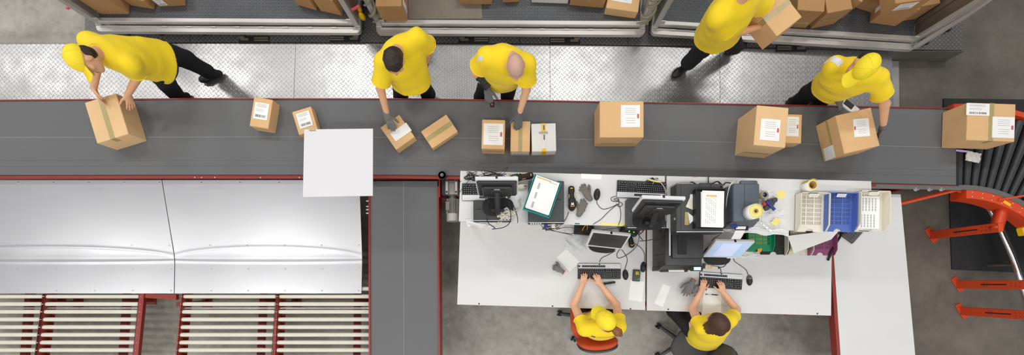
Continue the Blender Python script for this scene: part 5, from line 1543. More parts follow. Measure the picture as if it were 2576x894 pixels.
b = MB(); q = W(1648, 455, ZS+.02); b.tube([W(1630, 451, ZS+.03), W(1645, 456, ZS+.035), W(1660, 458, ZS+.03)], .009, seg=8, res=3); single('tape_wrap', b, M['yellow_paper'], 'yellow tape wrap on the cable knot by the shelf joint', 'tape')
cable('cable', 'black cables between the black case and the label printer', [(1782, 443, ZS+.02), (1783, 462, ZS+.02), (1796, 460, ZS+.03), (1806, 458, ZS+.03), (1815, 470, ZS+.16), (1819, 485, ZS+.17), (1818, 500, ZS+.16)], .005)
cable('cable', 'black power lead behind the label printer', [(1790, 464, ZS+.03), (1805, 457, ZS+.05), (1818, 466, ZS+.1), (1826, 460, ZS+.1), (1838, 461, ZS+.1)], .006)
cable('cable', 'pale cable lying along the left side of the label printer', [(1853, 456, ZS+.12), (1846, 457, ZS+.2), (1836, 468, ZS+.2), (1829, 495, ZS+.15), (1826, 520, ZS+.1), (1820, 545, ZS+.06)], .005, 'cord_white')
cable('cable', 'black cable of the grey mouse on the right work table', [(1882, 692, ZD+.006), (1877, 680, ZD+.005), (1862, 668, ZD+.005), (1848, 658, ZD+.005), (1845, 646, ZD+.02)], .003)
cable('cable', 'black cable from the beige scanner to the lit monitor', [(1803, 673, ZD+.01), (1820, 672, ZD+.005), (1830, 660, ZD+.005), (1832, 645, ZD+.005)], .003)
cable('cable', 'black cable from the right keyboard to the beige scanner', [(1814, 688, ZD+.006), (1813, 678, ZD+.005), (1808, 672, ZD+.005), (1800, 673, ZD+.01)], .003)
cable('cable', 'black lead hanging below the black computer case', [(1818, 583, ZS), (1812, 590, ZS-.1), (1800, 598, ZS-.25), (1790, 606, ZS-.4)], .0035)
# ================================================================== PARCELS
def carton(loc, rz, w, d, h, label, mat='kraft', tape='y', labels=(), side_tape=True, group=None, tilt=None, tape_mat='tape', seam=None, squash=0, cat='box', name='cardboard_box'):
    """labels: (face, u, v, width, height, rot, style) on face 'top','front','left','right'; origin at base centre"""
    t = thing(name, label, cat, loc, rz, group)
    if tilt: t.rotation_euler = (tilt[0], tilt[1], rz)
    r = random.Random(hash(label) % 1000 if False else int(w*1000+d*777+h*333))
    b = MB(); b.box((0, 0, h/2), (w, d, h), bev=.004)
    if squash: b.v = [(x+squash*math.sin(y*9+1)*(z/h), y+squash*math.sin(x*8+2)*(z/h), z+squash*.6*math.sin(x*11+y*7)*(z/h)) for x, y, z in b.v]
    part('carton', b, M[mat], t)
    tw = min(.05, w*.2) if tape else 0
    if tape:
        b = MB(); e = .0012+squash*.8
        if tape == 'y':
            b.box((0, 0, h+e/2), (tw, d+.002, e)); 
            if side_tape:
                for s in (-1, 1): b.box((0, s*(d/2+e/2), h-.035), (tw, e, .07))
        else:
            b.box((0, 0, h+e/2), (w+.002, tw, e))
            if side_tape:
                for s in (-1, 1): b.box((s*(w/2+e/2), 0, h-.035), (e, tw, .07))
        part('tape', b, M[tape_mat], t)
        b = MB()
        if tape == 'y': b.box((0, 0, h+.0002), (.003, d*.998, .001))
        else: b.box((0, 0, h+.0002), (w*.998, .003, .001))
        part('flap_seam', b, M['kraft_d'], t)
    if seam:                                    # tape band around a side face: (face, fraction of height)
        face, fr = seam; b = MB()
        if face == 'front': b.box((0, -d/2-.001, h*fr), (w*.8, .002, .025))
        if face == 'left': b.box((-w/2-.001, 0, h*fr), (.002, d*.96, .03))
        part('side_tape', b, M[tape_mat], t)
    for (face, u, v, lw, lh, rot, style) in labels:
        b = MB(); e = .003+squash*.8
        T = {'top': Matrix.Translation((u, v, h+.0012)), 
             'front': Matrix.Translation((u, -d/2-.0012, v)) @ Matrix.Rotation(PI/2, 4, 'X'),
             'left': Matrix.Translation((-w/2-.0012, u, v)) @ Matrix.Rotation(-PI/2, 4, 'Z') @ Matrix.Rotation(PI/2, 4, 'X'),
             'right': Matrix.Translation((w/2+.0012, u, v)) @ Matrix.Rotation(PI/2, 4, 'Z') @ Matrix.Rotation(PI/2, 4, 'X')}[face] @ Matrix.Rotation(rot, 4, 'Z')
        b.mi = 0; b.box((0, 0, e/2), (lw, lh, e), M=T)
        z = e+.0002; rd = random.Random(int(lw*10000+lh*3333+u*977))
        if style == 'ship':
            b.mi = 2
            for k in range(3): b.box((-lw*.05*(k % 2), lh*(.4-.07*k), z), (lw*.7, lh*.018, .0004), M=T)
            b.mi = 1
            for k in range(14): b.box((-lw*.35+lw*.7*k/13, -lh*.3, z), (lw*.7/13*rd.uniform(.25, .7), lh*.16, .0004), M=T)
            b.mi = 2
            for k in range(3): b.box((-lw*.1, lh*(.1-.06*k), z), (lw*.55, lh*.012, .0004), M=T)
        if style == 'red':
            b.mi = 3; b.box((-lw*.42 if rd.random() < .5 else lw*.4, 0, z), (lw*.1, lh*.2, .0004), M=T)
            b.mi = 2
            for k in range(4): b.box((0, lh*(.35-.09*k), z), (lw*.55, lh*.012, .0004), M=T)
            for k in range(3): b.box((.02*lw, -lh*(.1+.1*k), z), (lw*.5, lh*.012, .0004), M=T)
        if style == 'bars':
            b.mi = 1
            for k in range(10): b.box((-lw*.42+lw*.84*k/9, 0, z), (lw*.04, lh*.8, .0004), M=T)
        part('shipping_label', b, [M['paper'], M['ink'], M['grey_ink'], M['red_ink']], t)
    return t
def top_at(px, py, z):       # base point under a measured top centre
    p = W(px, py, z); return Vector((p.x, p.y, 0))
G = 'parcels on the long belt'
def belt_box(px, py, h, w, d, rz, label, **kw):
    p = top_at(px, py, ZB+h); p.z = ZB+.001
    return carton(p, math.radians(rz), w, d, h, label, group=G, **kw)
D = math.radians
belt_box(268, 298, .22, .33, .43, 17, 'large cardboard box held tilted by the capped worker at the left end of the belt', mat='kraft_l', tape='y')
belt_box(657, 284, .14, .195, .30, -9, 'tall-sided cardboard box with white label, alone on the belt left of the white board', mat='kraft', tape='', labels=[('top', 0.0, .015, .145, .17, 0, 'ship')], seam=('front', .55))
belt_box(767, 304, .09, .205, .25, 17, 'small cardboard box half hidden by the white board', mat='kraft', tape='', labels=[('top', .0, .01, .14, .16, 0, 'ship')], seam=('left', .5))
belt_box(1000, 333, .12, .235, .28, 35, 'cardboard box with an open flap under the bent worker\'s gloved hand', mat='kraft', tape='', labels=[('top', .03, -.02, .2, .1, D(0), '')])
belt_box(1105, 331, .075, .32, .215, 34, 'flat cardboard box with olive tape lying skewed on the belt', mat='kraft', tape='x', side_tape=True)
belt_box(1241, 338.5, .165, .235, .30, -1.5, 'cardboard box with large white label, left of the pair the bald worker reaches for', mat='kraft', tape='', labels=[('top', .0, .0, .2, .22, 0, 'red')], seam=('front', .6))
belt_box(1309, 343.5, .125, .20, .315, -1, 'cardboard box under the bald worker\'s gloved hand, touching the white carton', mat='kraft', tape='y', labels=[('front', .0, .06, .17, .06, 0, 'bars')])
wbx = belt_box(1368, 346, .13, .25, .288, 1.5, 'white carton with yellow tape, the only white box on the belt', mat='carton_white', tape='', labels=())
b = MB(); b.box((0, .1, .1306), (.045, .088, .0014)); b.box((0, -.1445, .065), (.045, .0015, .128)); b.box((0, .03, .1306), (.042, .006, .0014)); b.box((0, -.13, .1306), (.045, .03, .0014))
for s in (-1, 1): b.box((s*.02, -.03, .1306), (.002, .12, .0014))
part('yellow_tape', b, M['tape_yellow'], wbx)
b = MB()
for k, (yy, hh) in enumerate(((.1, .05), (.0, .05))): b.box((.004, yy, .1316), (.011, hh, .0008))
part('blue_print', b, M['blue_ink'], wbx)
b = MB()
for k in range(14): b.box((-.045+.0065*k, .048, .1316), (.0026 if k % 3 else .004, .024, .0008))
part('barcode', b, M['grey_ink'], wbx)
b = MB(); b.box((0, -.1443, .012), (.25, .0012, .02)); part('kraft_edge', b, M['kraft'], wbx)
belt_box(1564, 300.5, .285, .435, .36, 0, 'big cardboard box with white label, alone in the middle of the right belt half', mat='kraft', tape='', labels=[('top', .085, .03, .19, .22, 0, 'red')], seam=('front', .35))
belt_box(1940, 318.5, .356, .31, .39, -5, 'tallest cardboard box on the belt, overhanging a smaller labelled one', mat='kraft_l', tape='', labels=[('top', -.01, -.035, .19, .21, 0, 'red')], seam=('front', .4))
q = belt_box(1994, 324, .14, .185, .295, -2, 'small labelled cardboard box tucked behind the tallest box', mat='kraft', tape='', labels=[('top', -.01, .02, .14, .2, 0, 'red')])
belt_box(2157.5, 329, .28, .36, .39, 13, 'large cardboard box with two labels, held by the worker at the right end', mat='kraft', tape='', labels=[('top', .04, .02, .155, .18, D(-8), 'red'), ('left', -.13, .1, .13, .13, 0, '')], seam=('left', .55))
belt_box(2492, 308, .25, .48, .375, -2, 'big cardboard box with two white labels at the belt end over the black rollers', mat='kraft', tape='y', labels=[('top', -.14, .12, .23, .12, 0, 'ship'), ('top', .12, -.05, .22, .21, D(0), 'red')]).location.z = ZB+.005
ml = thing('padded_mailer', 'white plastic mailer sticking out from under the box at the belt end', 'parcel', W(2446, 396, ZB+.006), D(-12))
b = MB(); b.grid(12, 10, lambda u, v: ((u-.5)*.15, (v-.5)*.1, .012+.012*math.sin(u*3.1)*math.sin(v*3.1)+.004*math.sin(u*17+v*9)), True, .008); part('mailer_body', b, M['film'], ml)
b = MB(); b.box((-.12, .04, .004), (.14, .02, .004), rz=.1); part('purple_edge', b, pm('lilac_plastic', '#b9a8dc'), ml)

# ---- parcels in the containers
ZK = .402
GC = 'parcels inside the cargo containers'
def cbox(x0, x1, yf, h, d, rz, label, z0=ZK, mat='kraft_d', **kw):
    a, c = W(x0, yf, z0), W(x1, yf, z0); w = c.x-a.x; r = D(rz)
    m = (a+c)/2; loc = Vector((m.x-d/2*math.sin(r), m.y+d/2*math.cos(r), z0))
    return carton(loc, r, w, d, h, label, mat=mat, group=GC, **kw)
cbox(254, 326, 36, .34, .42, 0, 'plain brown box standing at the left post of the left container', tape='x')
cbox(330, 390, 19, .15, .3, -9, 'low brown box with white label, second from left in the left container', labels=[('top', 0, -.02, .2, .12, D(-4), 'ship')], tape='')
cbox(402, 468, 16, .16, .3, 3, 'low brown box with barcode label, third from left in the left container', labels=[('front', -.08, .08, .1, .1, 0, 'ship')], tape='')
cbox(748, 798, 20, .2, .34, -16, 'tilted brown box with white label leaning in the right part of the left container', labels=[('top', .0, -.05, .1, .16, D(-50), 'ship')], tape='')
cbox(806, 862, 34, .26, .36, -13, 'crushed brown box beside the right post of the left container', tape='x', squash=.012)
cbox(960, 1026, 56, .22, .36, 0, 'lower brown box of the stack at the left post of the middle container', tape='x', labels=[('front', -.13, .12, .05, .08, 0, 'ship')])
cbox(962, 1024, 51, .24, .33, 0, 'upper brown box of the stack at the left post of the middle container', z0=ZK+.222, tape='x', labels=[('right', -.08, .1, .06, .16, 0, 'ship')])
cbox(1156, 1238, 11, .14, .3, -1, 'low brown box at the rear of the middle container over the floor sheet', tape='y')
cbox(1264, 1306, 6, .14, .3, 2, 'narrow brown box between floor sheet box and white carton in the middle container', tape='')
cbox(1337, 1428, 8, .1, .3, -2, 'white flat carton at the rear of the middle container', mat='carton_white', tape='')
cbox(1432, 1518, 17, .16, .3, -5, 'brown box with scrawled top edge, left of the flat labelled one in the middle container', tape='y')
cbox(1519, 1598, 42, .12, .36, -8, 'flat pale brown box with white label at the right post of the middle container', mat='kraft', tape='', labels=[('top', -.02, -.03, .23, .13, D(-2), 'red')])
cbox(1962, 2026, 69, .3, .4, -4, 'brown box nearest the walking worker in the right container', mat='kraft_d', tape='x', seam=('front', .3))
cbox(2038, 2098, 67, .28, .36, 12, 'crumpled brown box with white label, next to the walking worker\'s box', mat='kraft_d', tape='', squash=.01, labels=[('top', .03, .08, .13, .16, D(-10), 'ship')], seam=('front', .5))
cbox(2050, 2120, 30, .3, .4, -32, 'brown box lying askew behind the crumpled labelled one in the right container', mat='kraft_d', tape='')
cbox(2140, 2196, 25, .2, .3, -18, 'brown box at the top edge between the two piles in the right container', mat='kraft_d', tape='x')
cbox(2186, 2252, 62, .3, .34, -8, 'brown box with red label mark, left in the right pile of the right container', mat='kraft_d', tape='x', labels=[('left', -.0, .17, .2, .2, 0, 'red')])
cbox(2253, 2305, 52, .28, .34, 9, 'brown box, right one of the right pile in the right container', mat='kraft_d', tape='x', labels=[('front', -.1, .2, .06, .08, 0, '')])
cbox(2215, 2306, 30, .18, .3, 8, 'labelled brown box on top of the right pile in the right container', z0=ZK+.302, mat='kraft_d', tape='', labels=[('front', -.02, .1, .2, .1, D(0), 'ship'), ('top', .0, 0, .18, .1, 0, 'ship')])
# ================================================================== PEOPLE
V3 = lambda p: np.array(p, float)
def nrm(v): v = V3(v); return v/np.linalg.norm(v)
def px3(t): return V3(W(*t))
def person(label, J, f, up=(0, 0, 1), hair=None, cap=None, gloves=(), skin='skin', seated=False, female=False, cap_dir=None, hand_n=None, hand_d=None, curls=(.4, .4), thumbs=(1, -1), hair_fn=None, shirt_loose=.0, seed=1, bald=False, hem=.08, sleeve=.62, vox=.0065, shoe_dir=None):
    """J: joints in metres. f = face direction, up = crown direction; side 'a' and 'b' arms/legs"""
    f = nrm(f); up = V3(up); up = nrm(up-f*np.dot(up, f)); r = np.cross(f, up)
    hc = J['head']
    hn = hand_n or {'a': (0, 0, 1), 'b': (0, 0, 1)}
    side_h = nrm(J['hipb']-J['hipa']); side_s = nrm(J['shb']-J['sha'])
    pel = (J['hipa']+J['hipb'])/2; chest = (J['sha']+J['shb'])/2
    spine = nrm(chest-pel)
    sw = np.linalg.norm(J['shb']-J['sha'])
    g = .9 if female else 1.0
    P = []
    # head
    P += [ellp(hc+up*.02-f*.012, (.074*g, .096*g, .098*g), (r, f, up), .01),
          ellp(hc-up*.05+f*.032, (.056*g, .06*g, .066*g), (r, f, up), .03),
          ellp(hc-up*.098*g+f*.066*g, (.022, .02, .018), (r, f, up), .03),
          limb(hc+f*.086*g+up*.008, .008, hc+f*.11*g-up*.032, .0135, .012),
          ellp(hc+f*.078*g+up*.026, (.05*g, .014, .012), (r, f, up), .012),
          ellp(hc+f*.086*g-up*.064, (.024, .010, .010), (r, f, up), .010)]
    for s in (-1, 1):
        P += [ellp(hc+r*s*.076*g-up*.015-f*.006, (.011, .022, .032), (r, nrm(f-.25*up), up), .008)]
        P += [ellp(hc+r*s*.046*g-up*.028+f*.06*g, (.022, .02, .02), (r, f, up), .02)]
    nb = J['neck']
    P += [limb(nb, .056*g, hc-up*.05-f*.02, .052*g, .025)]
    # torso and legs (continuous under the clothes)
    P += [cone(pel-spine*.06, (.15, .105), pel+spine*.12, (.135, .095), .05, side_h, (False, False)),
          cone(pel+spine*.1, (.135, .095), chest-spine*.1, (sw*.44, .105), .05, side_s, (False, False)),
          cone(chest-spine*.12, (sw*.44, .11), chest+spine*.02, (sw*.40, .085), .05, side_s, (False, False)),
          limb(J['sha'], .05*g, J['shb'], .05*g, .05)]
    for s in 'ab':
        P += [limb(J['sh'+s], .054, J['el'+s], .040, .03), limb(J['el'+s]+(J['wr'+s]-J['el'+s])*.02, .041, J['wr'+s], .0265, .02),
              limb(J['hip'+s], .08, J['kn'+s], .055, .05), limb(J['kn'+s], .055, J['an'+s], .038, .02)]
        d = (hand_d or {}).get(s) or (J['wr'+s]-J['el'+s])
        P += hand_prims(J['wr'+s], d, hn[s], thumbs[0 if s == 'a' else 1], curl=curls[0 if s == 'a' else 1], sc=g*.98)
    eyes = [hc+f*.086*g+up*.004+r*s*.031*g for s in (-1, 1)]
    mouth = hc+f*.094*g-up*.062
    def near(c, q, rad): return ((c-q)**2).sum(1) < rad**2
    paint = [(1, lambda c: near(c, eyes[0], .011) | near(c, eyes[1], .011)),
             (2, lambda c: (np.abs((c-mouth)@up) < .008) & (np.abs((c-mouth)@r) < .024) & (np.abs((c-mouth)@f) < .02))]
    mats = [M[skin], M['eye'], M['lip']]
    if bald:
        mats.append(M['stubble']); paint.append((3, lambda c: (((c-hc)@up) > .035-((c-hc)@f)*-.25) & (near(c, hc, .16)) & (((c-hc)@f) < .07)))
    me = blob('person', P, vox, mats, it=1, paint=paint)
    body = single('person', me, mats, label, 'person')
    # clothes ------------------------------------------------------------------
    sl = .014+shirt_loose; sr = .046 if female else .058
    Q = [cone(pel-spine*hem, (.178+sl, .138+sl), pel+spine*.12, (.158+sl, .118+sl), .04, side_h, (True, False)),
         cone(pel+spine*.1, (.152+sl, .110+sl), chest-spine*.1, (sw*.47+sl, .115+sl), .06, side_s, (False, False)),
         cone(chest-spine*.14, (sw*.47+sl, .118+sl), chest+spine*.015, (sw*.42+sl, .088+sl), .05, side_s, (False, False)),
         limb(J['sha'], sr+sl*.6, J['shb'], sr+sl*.6, .05),
         cone(chest, (.085+sl*.5, .075+sl*.5), nb+(nb-chest)*.1, (.068*g, .066*g), .03, side_s, (False, True))]
    for s in 'ab':
        e = J['sh'+s]+(J['el'+s]-J['sh'+s])*sleeve
        Q.append(cone(J['sh'+s], sr+.006+sl*.5, e, sr+.003+sl*.9, .04, None, (False, True)))
    sh = blob('shirt', Q, vox, M['shirt'], it=1, wr=(.0055, 16, seed))
    sh_o = part('shirt', sh, M['shirt'], body, world=True)
    # collar rib
    cn = nrm(nb-chest); ce = nb+(nb-chest)*.1; a = nrm(np.cross(cn, r+.01)); b2 = np.cross(cn, a)
    cb = MB(); cb.tube([ce+(a*math.cos(t)+b2*math.sin(t))*(.067*g) for t in np.linspace(0, 2*PI, 25)[:-1]], .008, seg=6, closed=True); part('collar', cb, M['shirt'], sh_o, world=True)
    for s in 'ab':
        e = J['sh'+s]+(J['el'+s]-J['sh'+s])*(sleeve-.01); dr = nrm(J['el'+s]-J['sh'+s]); a = nrm(np.cross(dr, (.3, .2, .9))); b2 = np.cross(dr, a); R = sr+.003+sl*.9+.002
        cb = MB(); cb.tube([e+(a*math.cos(t)+b2*math.sin(t))*R for t in np.linspace(0, 2*PI, 25)[:-1]], .0045, seg=6, closed=True); part('sleeve_hem', cb, M['shirt'], sh_o, world=True)
    T = [cone(pel-spine*.04, (.152, .108), pel+spine*.03, (.148, .104), .03, side_h, (False, True)),
         ellp(pel-spine*.08, (.155, .115, .09), (side_h, np.cross(spine, side_h), spine), .04)]
    for s in 'ab':
        T += [limb(J['hip'+s]-spine*.03, .098 if female else .106, J['kn'+s], .08 if female else .088, .04), cone(J['kn'+s], .08 if female else .088, J['an'+s], .074 if female else .082, .03, None, (False, True))]
    part('trousers', blob('trousers', T, vox*1.15, M['navy'], it=1, wr=(.007, 18, seed+40)), M['navy'], body, world=True)
    for s in 'ab':
        an = J['an'+s]; dr = nrm((shoe_dir or {}).get(s, (f[0], f[1], 0)))
        base = V3((an[0], an[1], J['floor'+s]))
        z = V3((0, 0, 1)); sd = nrm(np.cross(dr, z)); u2 = np.cross(sd, dr)
        S_ = [cone(base-dr*.07+u2*.04, (.036, .036), base+dr*.1+u2*.03, (.045, .028), .02, sd, (False, False)),
              limb(base-dr*.04+u2*.05, .04, base-dr*.03+u2*.11, .042, .02), ellp(base+dr*.13+u2*.034, (.044, .06, .034), (sd, dr, u2), .03)]
        part('shoe', blob('shoe', S_, .006, M['shoe'], it=1), M['shoe'], body, world=True)
    for s, gm in gloves:
        d = (hand_d or {}).get(s) or (J['wr'+s]-J['el'+s]); d = nrm(d)
        G_ = hand_prims(J['wr'+s], d, hn[s], thumbs[0 if s == 'a' else 1], curl=curls[0 if s == 'a' else 1], sc=g*.98, inf=.0028)
        G_.append(cone(J['wr'+s]-d*.035, .035*g, J['wr'+s]+d*.02, .032*g, .012, None, (True, False)))
        part('glove', blob('glove', G_, .005, M[gm], it=1, wr=(.0012, 80, seed)), M[gm], body, world=True)
    if cap:
        c0 = hc+up*.035-f*.008
        cg_ = 1.04 if female else 1.0
        C_ = [ellp(c0, (.088*cg_, .108*cg_, .096*cg_), (r, f, up), .005)]
        half = dict(p0=c0-up*.30-f*0, p1=c0-up*.012, r0=(.3, .3), r1=(.3, .3), k=0, side=r, flat=(True, True), cut=True); C_.append(half)
        me = blob('cap', C_, .0045, M['cap'], it=1)
        co_ = part('cap', me, M['cap'], body, world=True)
        bd = f
        bb = MB()
        def brim(u, v):
            an = (u-.5)*2.0
            edge = c0+(r*math.sin(an)*.084*cg_+f*math.cos(an)*.104*cg_)-up*.008
            out = edge+f*(.085*v*math.cos(an*.72)**.6)+r*math.sin(an)*.006*v-up*(.022*v+.02*v*(abs(math.sin(an))**2))
            return out
        bb.grid(15, 6, brim, True, .004); part('cap_brim', bb, M['cap'], co_, world=True)
        bb = MB(); bb.ell(c0+up*.0955*cg_, (.008, .008, .006), 10, 5); part('cap_button', bb, M['cap'], co_, world=True)
        bb = MB()
        for k in range(6):
            a_ = PI*2*k/6+.5
            bb.tube([c0+(r*math.cos(a_)*.0885*cg_*math.cos(ph)+f*math.sin(a_)*.1085*cg_*math.cos(ph)+up*.0965*cg_*math.sin(ph)) for ph in np.linspace(.03, 1.5, 10)], .0009, seg=4)
        part('cap_seam', bb, M['stitch'], co_, world=True)
    if hair_fn:
        for nm, prims, m, w_ in hair_fn(hc, f, up, r):
            part(nm, blob(nm, prims, .005, M[m], it=1, wr=w_), M[m], body, world=True)
    return body, sh_o
def short_hair(m, drop=-.03, back=.05):
    def fn(hc, f, up, r):
        P = [ellp(hc+up*.028-f*.022, (.083, .1, .1), (r, f, up), .01), ellp(hc-f*.06-up*.03, (.066, .05, .06), (r, f, up), .02),
             dict(ellp(hc+f*.1-up*.02, (.066, .07, .075), (r, f, up), 0), cut=True),
             dict(p0=hc-up*.4, p1=hc-up*.055, r0=(.3, .3), r1=(.3, .3), k=0, side=r, flat=(True, True), cut=True)]
        return [('hair', P, m, (.0035, 90, 5))]
    return fn
def back_hair(m):
    def fn(hc, f, up, r):
        P = [ellp(hc-f*.045-up*.02, (.078, .066, .08), (r, f, up), .02)]
        return [('hair', P, m, (.003, 90, 5))]
    return fn
def ponytail(m):
    def fn(hc, f, up, r):
        P = [ellp(hc-f*.04-up*.02, (.076, .066, .085), (r, f, up), .02), limb(hc-f*.105+up*.0, .026, hc-f*.15-up*.02+r*.01, .038, .02), limb(hc-f*.15-up*.02+r*.01, .038, hc-f*.165-up*.14+r*.03, .012, .02)]
        return [('hair', P, m, (.004, 110, 8))]
    return fn
def bob_hair(m):
    def fn(hc, f, up, r):
        cut = dict(ellp(hc+f*.115-up*.04, (.062, .065, .1), (r, f, up), 0), cut=True)
        P = [ellp(hc+up*.025-f*.018, (.084, .102, .1), (r, f, up), .01), limb(hc-f*.05, .08, hc-f*.08-up*.11, .055, .03, ),
             limb(hc+r*.062-f*.01, .04, hc+r*.075-f*.02-up*.12, .026, .02), limb(hc-r*.062-f*.01, .04, hc-r*.08-f*.02-up*.13, .028, .02), cut]
        for i in range(14):
            a = -2.2+4.4*i/13; d = -f*math.cos(a)+r*math.sin(a)
            P.append(limb(hc+d*.068-up*.02, .02, hc+d*.09-up*(.13+.006*(i % 3)), .011, .012))
        P.append(dict(limb(hc+up*.128+f*.06+r*.012, .0045, hc+up*.126-f*.075+r*.012, .0045, 0), cut=True))
        return [('hair', P, m, (.0014, 170, 4))]
    return fn
def Jd(**k):
    o = {}
    for n, v in k.items(): o[n] = v if isinstance(v, (int, float)) else px3(v)
    return o
def strip_on(obj, name, pts, w, mat, parent, off=.003, label=None):
    """narrow printed band laid on a surface, following it from above"""
    bpy.context.view_layer.update()
    b = MB(); n = 14; P0, P1 = pts
    mw = obj.matrix_world; inv = mw.inverted()
    def fn(u, v):
        p = Vector(P0).lerp(Vector(P1), u); d = (Vector(P1)-Vector(P0)).to_2d().normalized(); q = Vector((p.x-d.y*w*(v-.5), p.y+d.x*w*(v-.5), 0))
        o = inv @ Vector((q.x, q.y, 3)); e = (inv.to_3x3() @ Vector((0, 0, -1)))
        ok, loc, no, _ = obj.ray_cast(o, e)
        z = (mw @ loc).z+off if ok else p.z
        return (q.x, q.y, z)
    b.grid(n, 4, fn, True, .001)
    return part(name, b, M[mat], obj, world=True, label=label)
PZ = .22
bpy.context.view_layer.update()
# 1 — bald worker at the middle of the belt (faces the belt)
J = Jd(hipa=(1236, 184, 1.08), hipb=(1286, 184, 1.08), sha=(1224, 144, 1.50), shb=(1324, 162, 1.49), neck=(1284, 138, 1.55), head=(1297, 168, 1.665),
       ela=(1197, 182, 1.24), wra=(1226, 224, 1.10), elb=(1324, 226, 1.22), wrb=(1306, 287, 1.02),
       kna=(1222, 217, .68), ana=(1208, 245, .32), floora=PZ, knb=(1278, 217, .68), anb=(1276, 245, .32), floorb=PZ)
p1, s1 = person('bald worker in a yellow shirt leaning over the middle of the belt', J, (.12, -.75, -.6), (.05, -.5, .85), gloves=[('a', 'glove_grey'), ('b', 'glove_grey')], bald=True, skin='skin2',
       curls=(.75, .22), thumbs=(-1, 1), hand_n={'a': (-.2, .3, .9), 'b': (.1, .45, .8)}, hand_d={'a': (.12, -.9, -.35), 'b': (-.08, -.75, -.45)}, seed=3, shirt_loose=.022, shoe_dir={'a': (-.1, -1, 0), 'b': (.1, -1, 0)})
t = thing('wrist_terminal', 'black wrist terminal strapped to the bald worker\'s forearm', 'scanner', (0, 0, 0))
e, w_ = Vector(J['ela']), Vector(J['wra']); m = e.lerp(w_, .62); t.location = m+Vector((0, 0, .03))
dz = (w_-e).normalized(); ang = math.atan2(dz.y, dz.x)
R = Matrix.Translation((0, 0, 0)) @ Matrix.Rotation(ang, 4, 'Z') @ Matrix.Rotation(-math.asin(dz.z), 4, 'Y')
b = MB(); b.box((0, 0, .028), (.145, .085, .03), bev=.01, M=R, seg=2); b.box((.02, 0, .0), (.04, .088, .04), bev=.008, M=R); b.box((-.05, 0, .0), (.03, .088, .04), bev=.008, M=R); part('terminal_body', b, M['black2'], t)
b = MB(); b.box((-.012, 0, .044), (.06, .062, .003), M=R); part('display', b, M['screen_off'], t)
for r_ in range(4):
    b = MB()
    for c in range(5): b.box((.03+.01*r_*1.0, -.026+.013*c, .0445), (.007, .009, .004), M=R)
    part('key_row', b, M['charcoal'], t)
rs = thing('ring_scanner', 'small ring scanner with red light on the bald worker\'s finger', 'scanner', W(1238, 262, 1.02))
b = MB(); b.box((0, 0, .0), (.045, .06, .035), bev=.008, seg=2); part('housing', b, M['black2'], rs)
b = MB(); b.ell((.0, -.01, .018), (.006, .006, .004), 10, 5); part('red_light', b, M['led_red'], rs)
strip_on(s1, 'sleeve_band', (W(1204, 160, 1.45), W(1216, 166, 1.45)), .03, 'silver', p1)

# 2 — worker bending over the belt, dark hair
J = Jd(hipa=(1010, 196, 1.06), hipb=(1052, 190, 1.06), sha=(966, 156, 1.44), shb=(1050, 96, 1.44), neck=(1000, 128, 1.52), head=(992, 155, 1.63),
       ela=(957, 222, 1.22), wra=(974, 290, 1.04), elb=(1082, 118, 1.22), wrb=(1070, 160, 1.05),
       kna=(1010, 222, .66), ana=(1008, 247, .32), floora=PZ, knb=(1062, 212, .66), anb=(1078, 240, .32), floorb=PZ)
p2, s2 = person('dark-haired worker in a yellow shirt reaching onto the belt with one gloved hand', J, (-.1, -.75, -.65), (-.1, -.6, .75), gloves=[('a', 'glove'), ('b', 'glove')], hair_fn=short_hair('hair_dark'), curls=(.3, .5), thumbs=(-1, 1),
       hand_n={'a': (0, .4, .9), 'b': (.8, 0, .4)}, hand_d={'a': (.25, -.75, -.4), 'b': (-.1, -.5, -.8)}, seed=11, sleeve=.78, shirt_loose=.012, shoe_dir={'a': (-.3, -1, 0), 'b': (.4, -1, 0)})

# 3 — capped worker striding at the left end with the large box
J = Jd(hipa=(400, 128, 1.10), hipb=(388, 178, 1.08), sha=(228, 106, 1.46), shb=(328, 162, 1.42), neck=(248, 132, 1.55), head=(212, 150, 1.68),
       ela=(242, 172, 1.24), wra=(236, 222, 1.12), elb=(348, 190, 1.22), wrb=(322, 238, 1.08),
       kna=(468, 150, .70), ana=(524, 180, .36), floora=PZ+.01, knb=(418, 208, .68), anb=(450, 246, .32), floorb=PZ)
p3, s3 = person('worker in yellow cap and shirt striding left and lifting the large box', J, (0, -.95, -.3), (-.55, -.12, .82), cap=True, hair_fn=back_hair('hair_dark'), curls=(.35, .35), thumbs=(-1, 1), skin='skin',
       hand_n={'a': (-.7, .3, .7), 'b': (.75, .25, .6)}, hand_d={'a': (.06, -.8, -.5), 'b': (-.12, -.85, -.45)}, seed=21, shirt_loose=.014, shoe_dir={'a': (-.9, -.3, -.0), 'b': (-.6, -.7, 0)})

# 4 — worker walking with a box into the right container (head above the photo's edge)
J = Jd(hipa=(1792, 82, 1.08), hipb=(1832, 66, 1.08), sha=(1806, 42, 1.46), shb=(1888, -8, 1.46), neck=(1856, 8, 1.55), head=(1895, -38, 1.72),
       ela=(1842, 86, 1.22), wra=(1916, 66, 1.16), elb=(1930, 16, 1.22), wrb=(1966, -10, 1.16),
       kna=(1768, 122, .68), ana=(1730, 160, .34), floora=PZ, knb=(1842, 95, .68), anb=(1850, 118, .33), floorb=PZ+.01)
p4, s4 = person('worker in a yellow shirt carrying a box towards the right container, head out of frame', J, (.75, .6, -.1), (0, 0, 1), hair_fn=short_hair('hair_dark'), curls=(.4, .4), thumbs=(1, -1),
       hand_n={'a': (-.3, -.6, .6), 'b': (-.3, .7, .6)}, hand_d={'a': (.85, .35, .0), 'b': (.85, .1, .0)}, seed=31, shirt_loose=.045, shoe_dir={'a': (-.75, -.6, 0), 'b': (.8, .4, 0)})
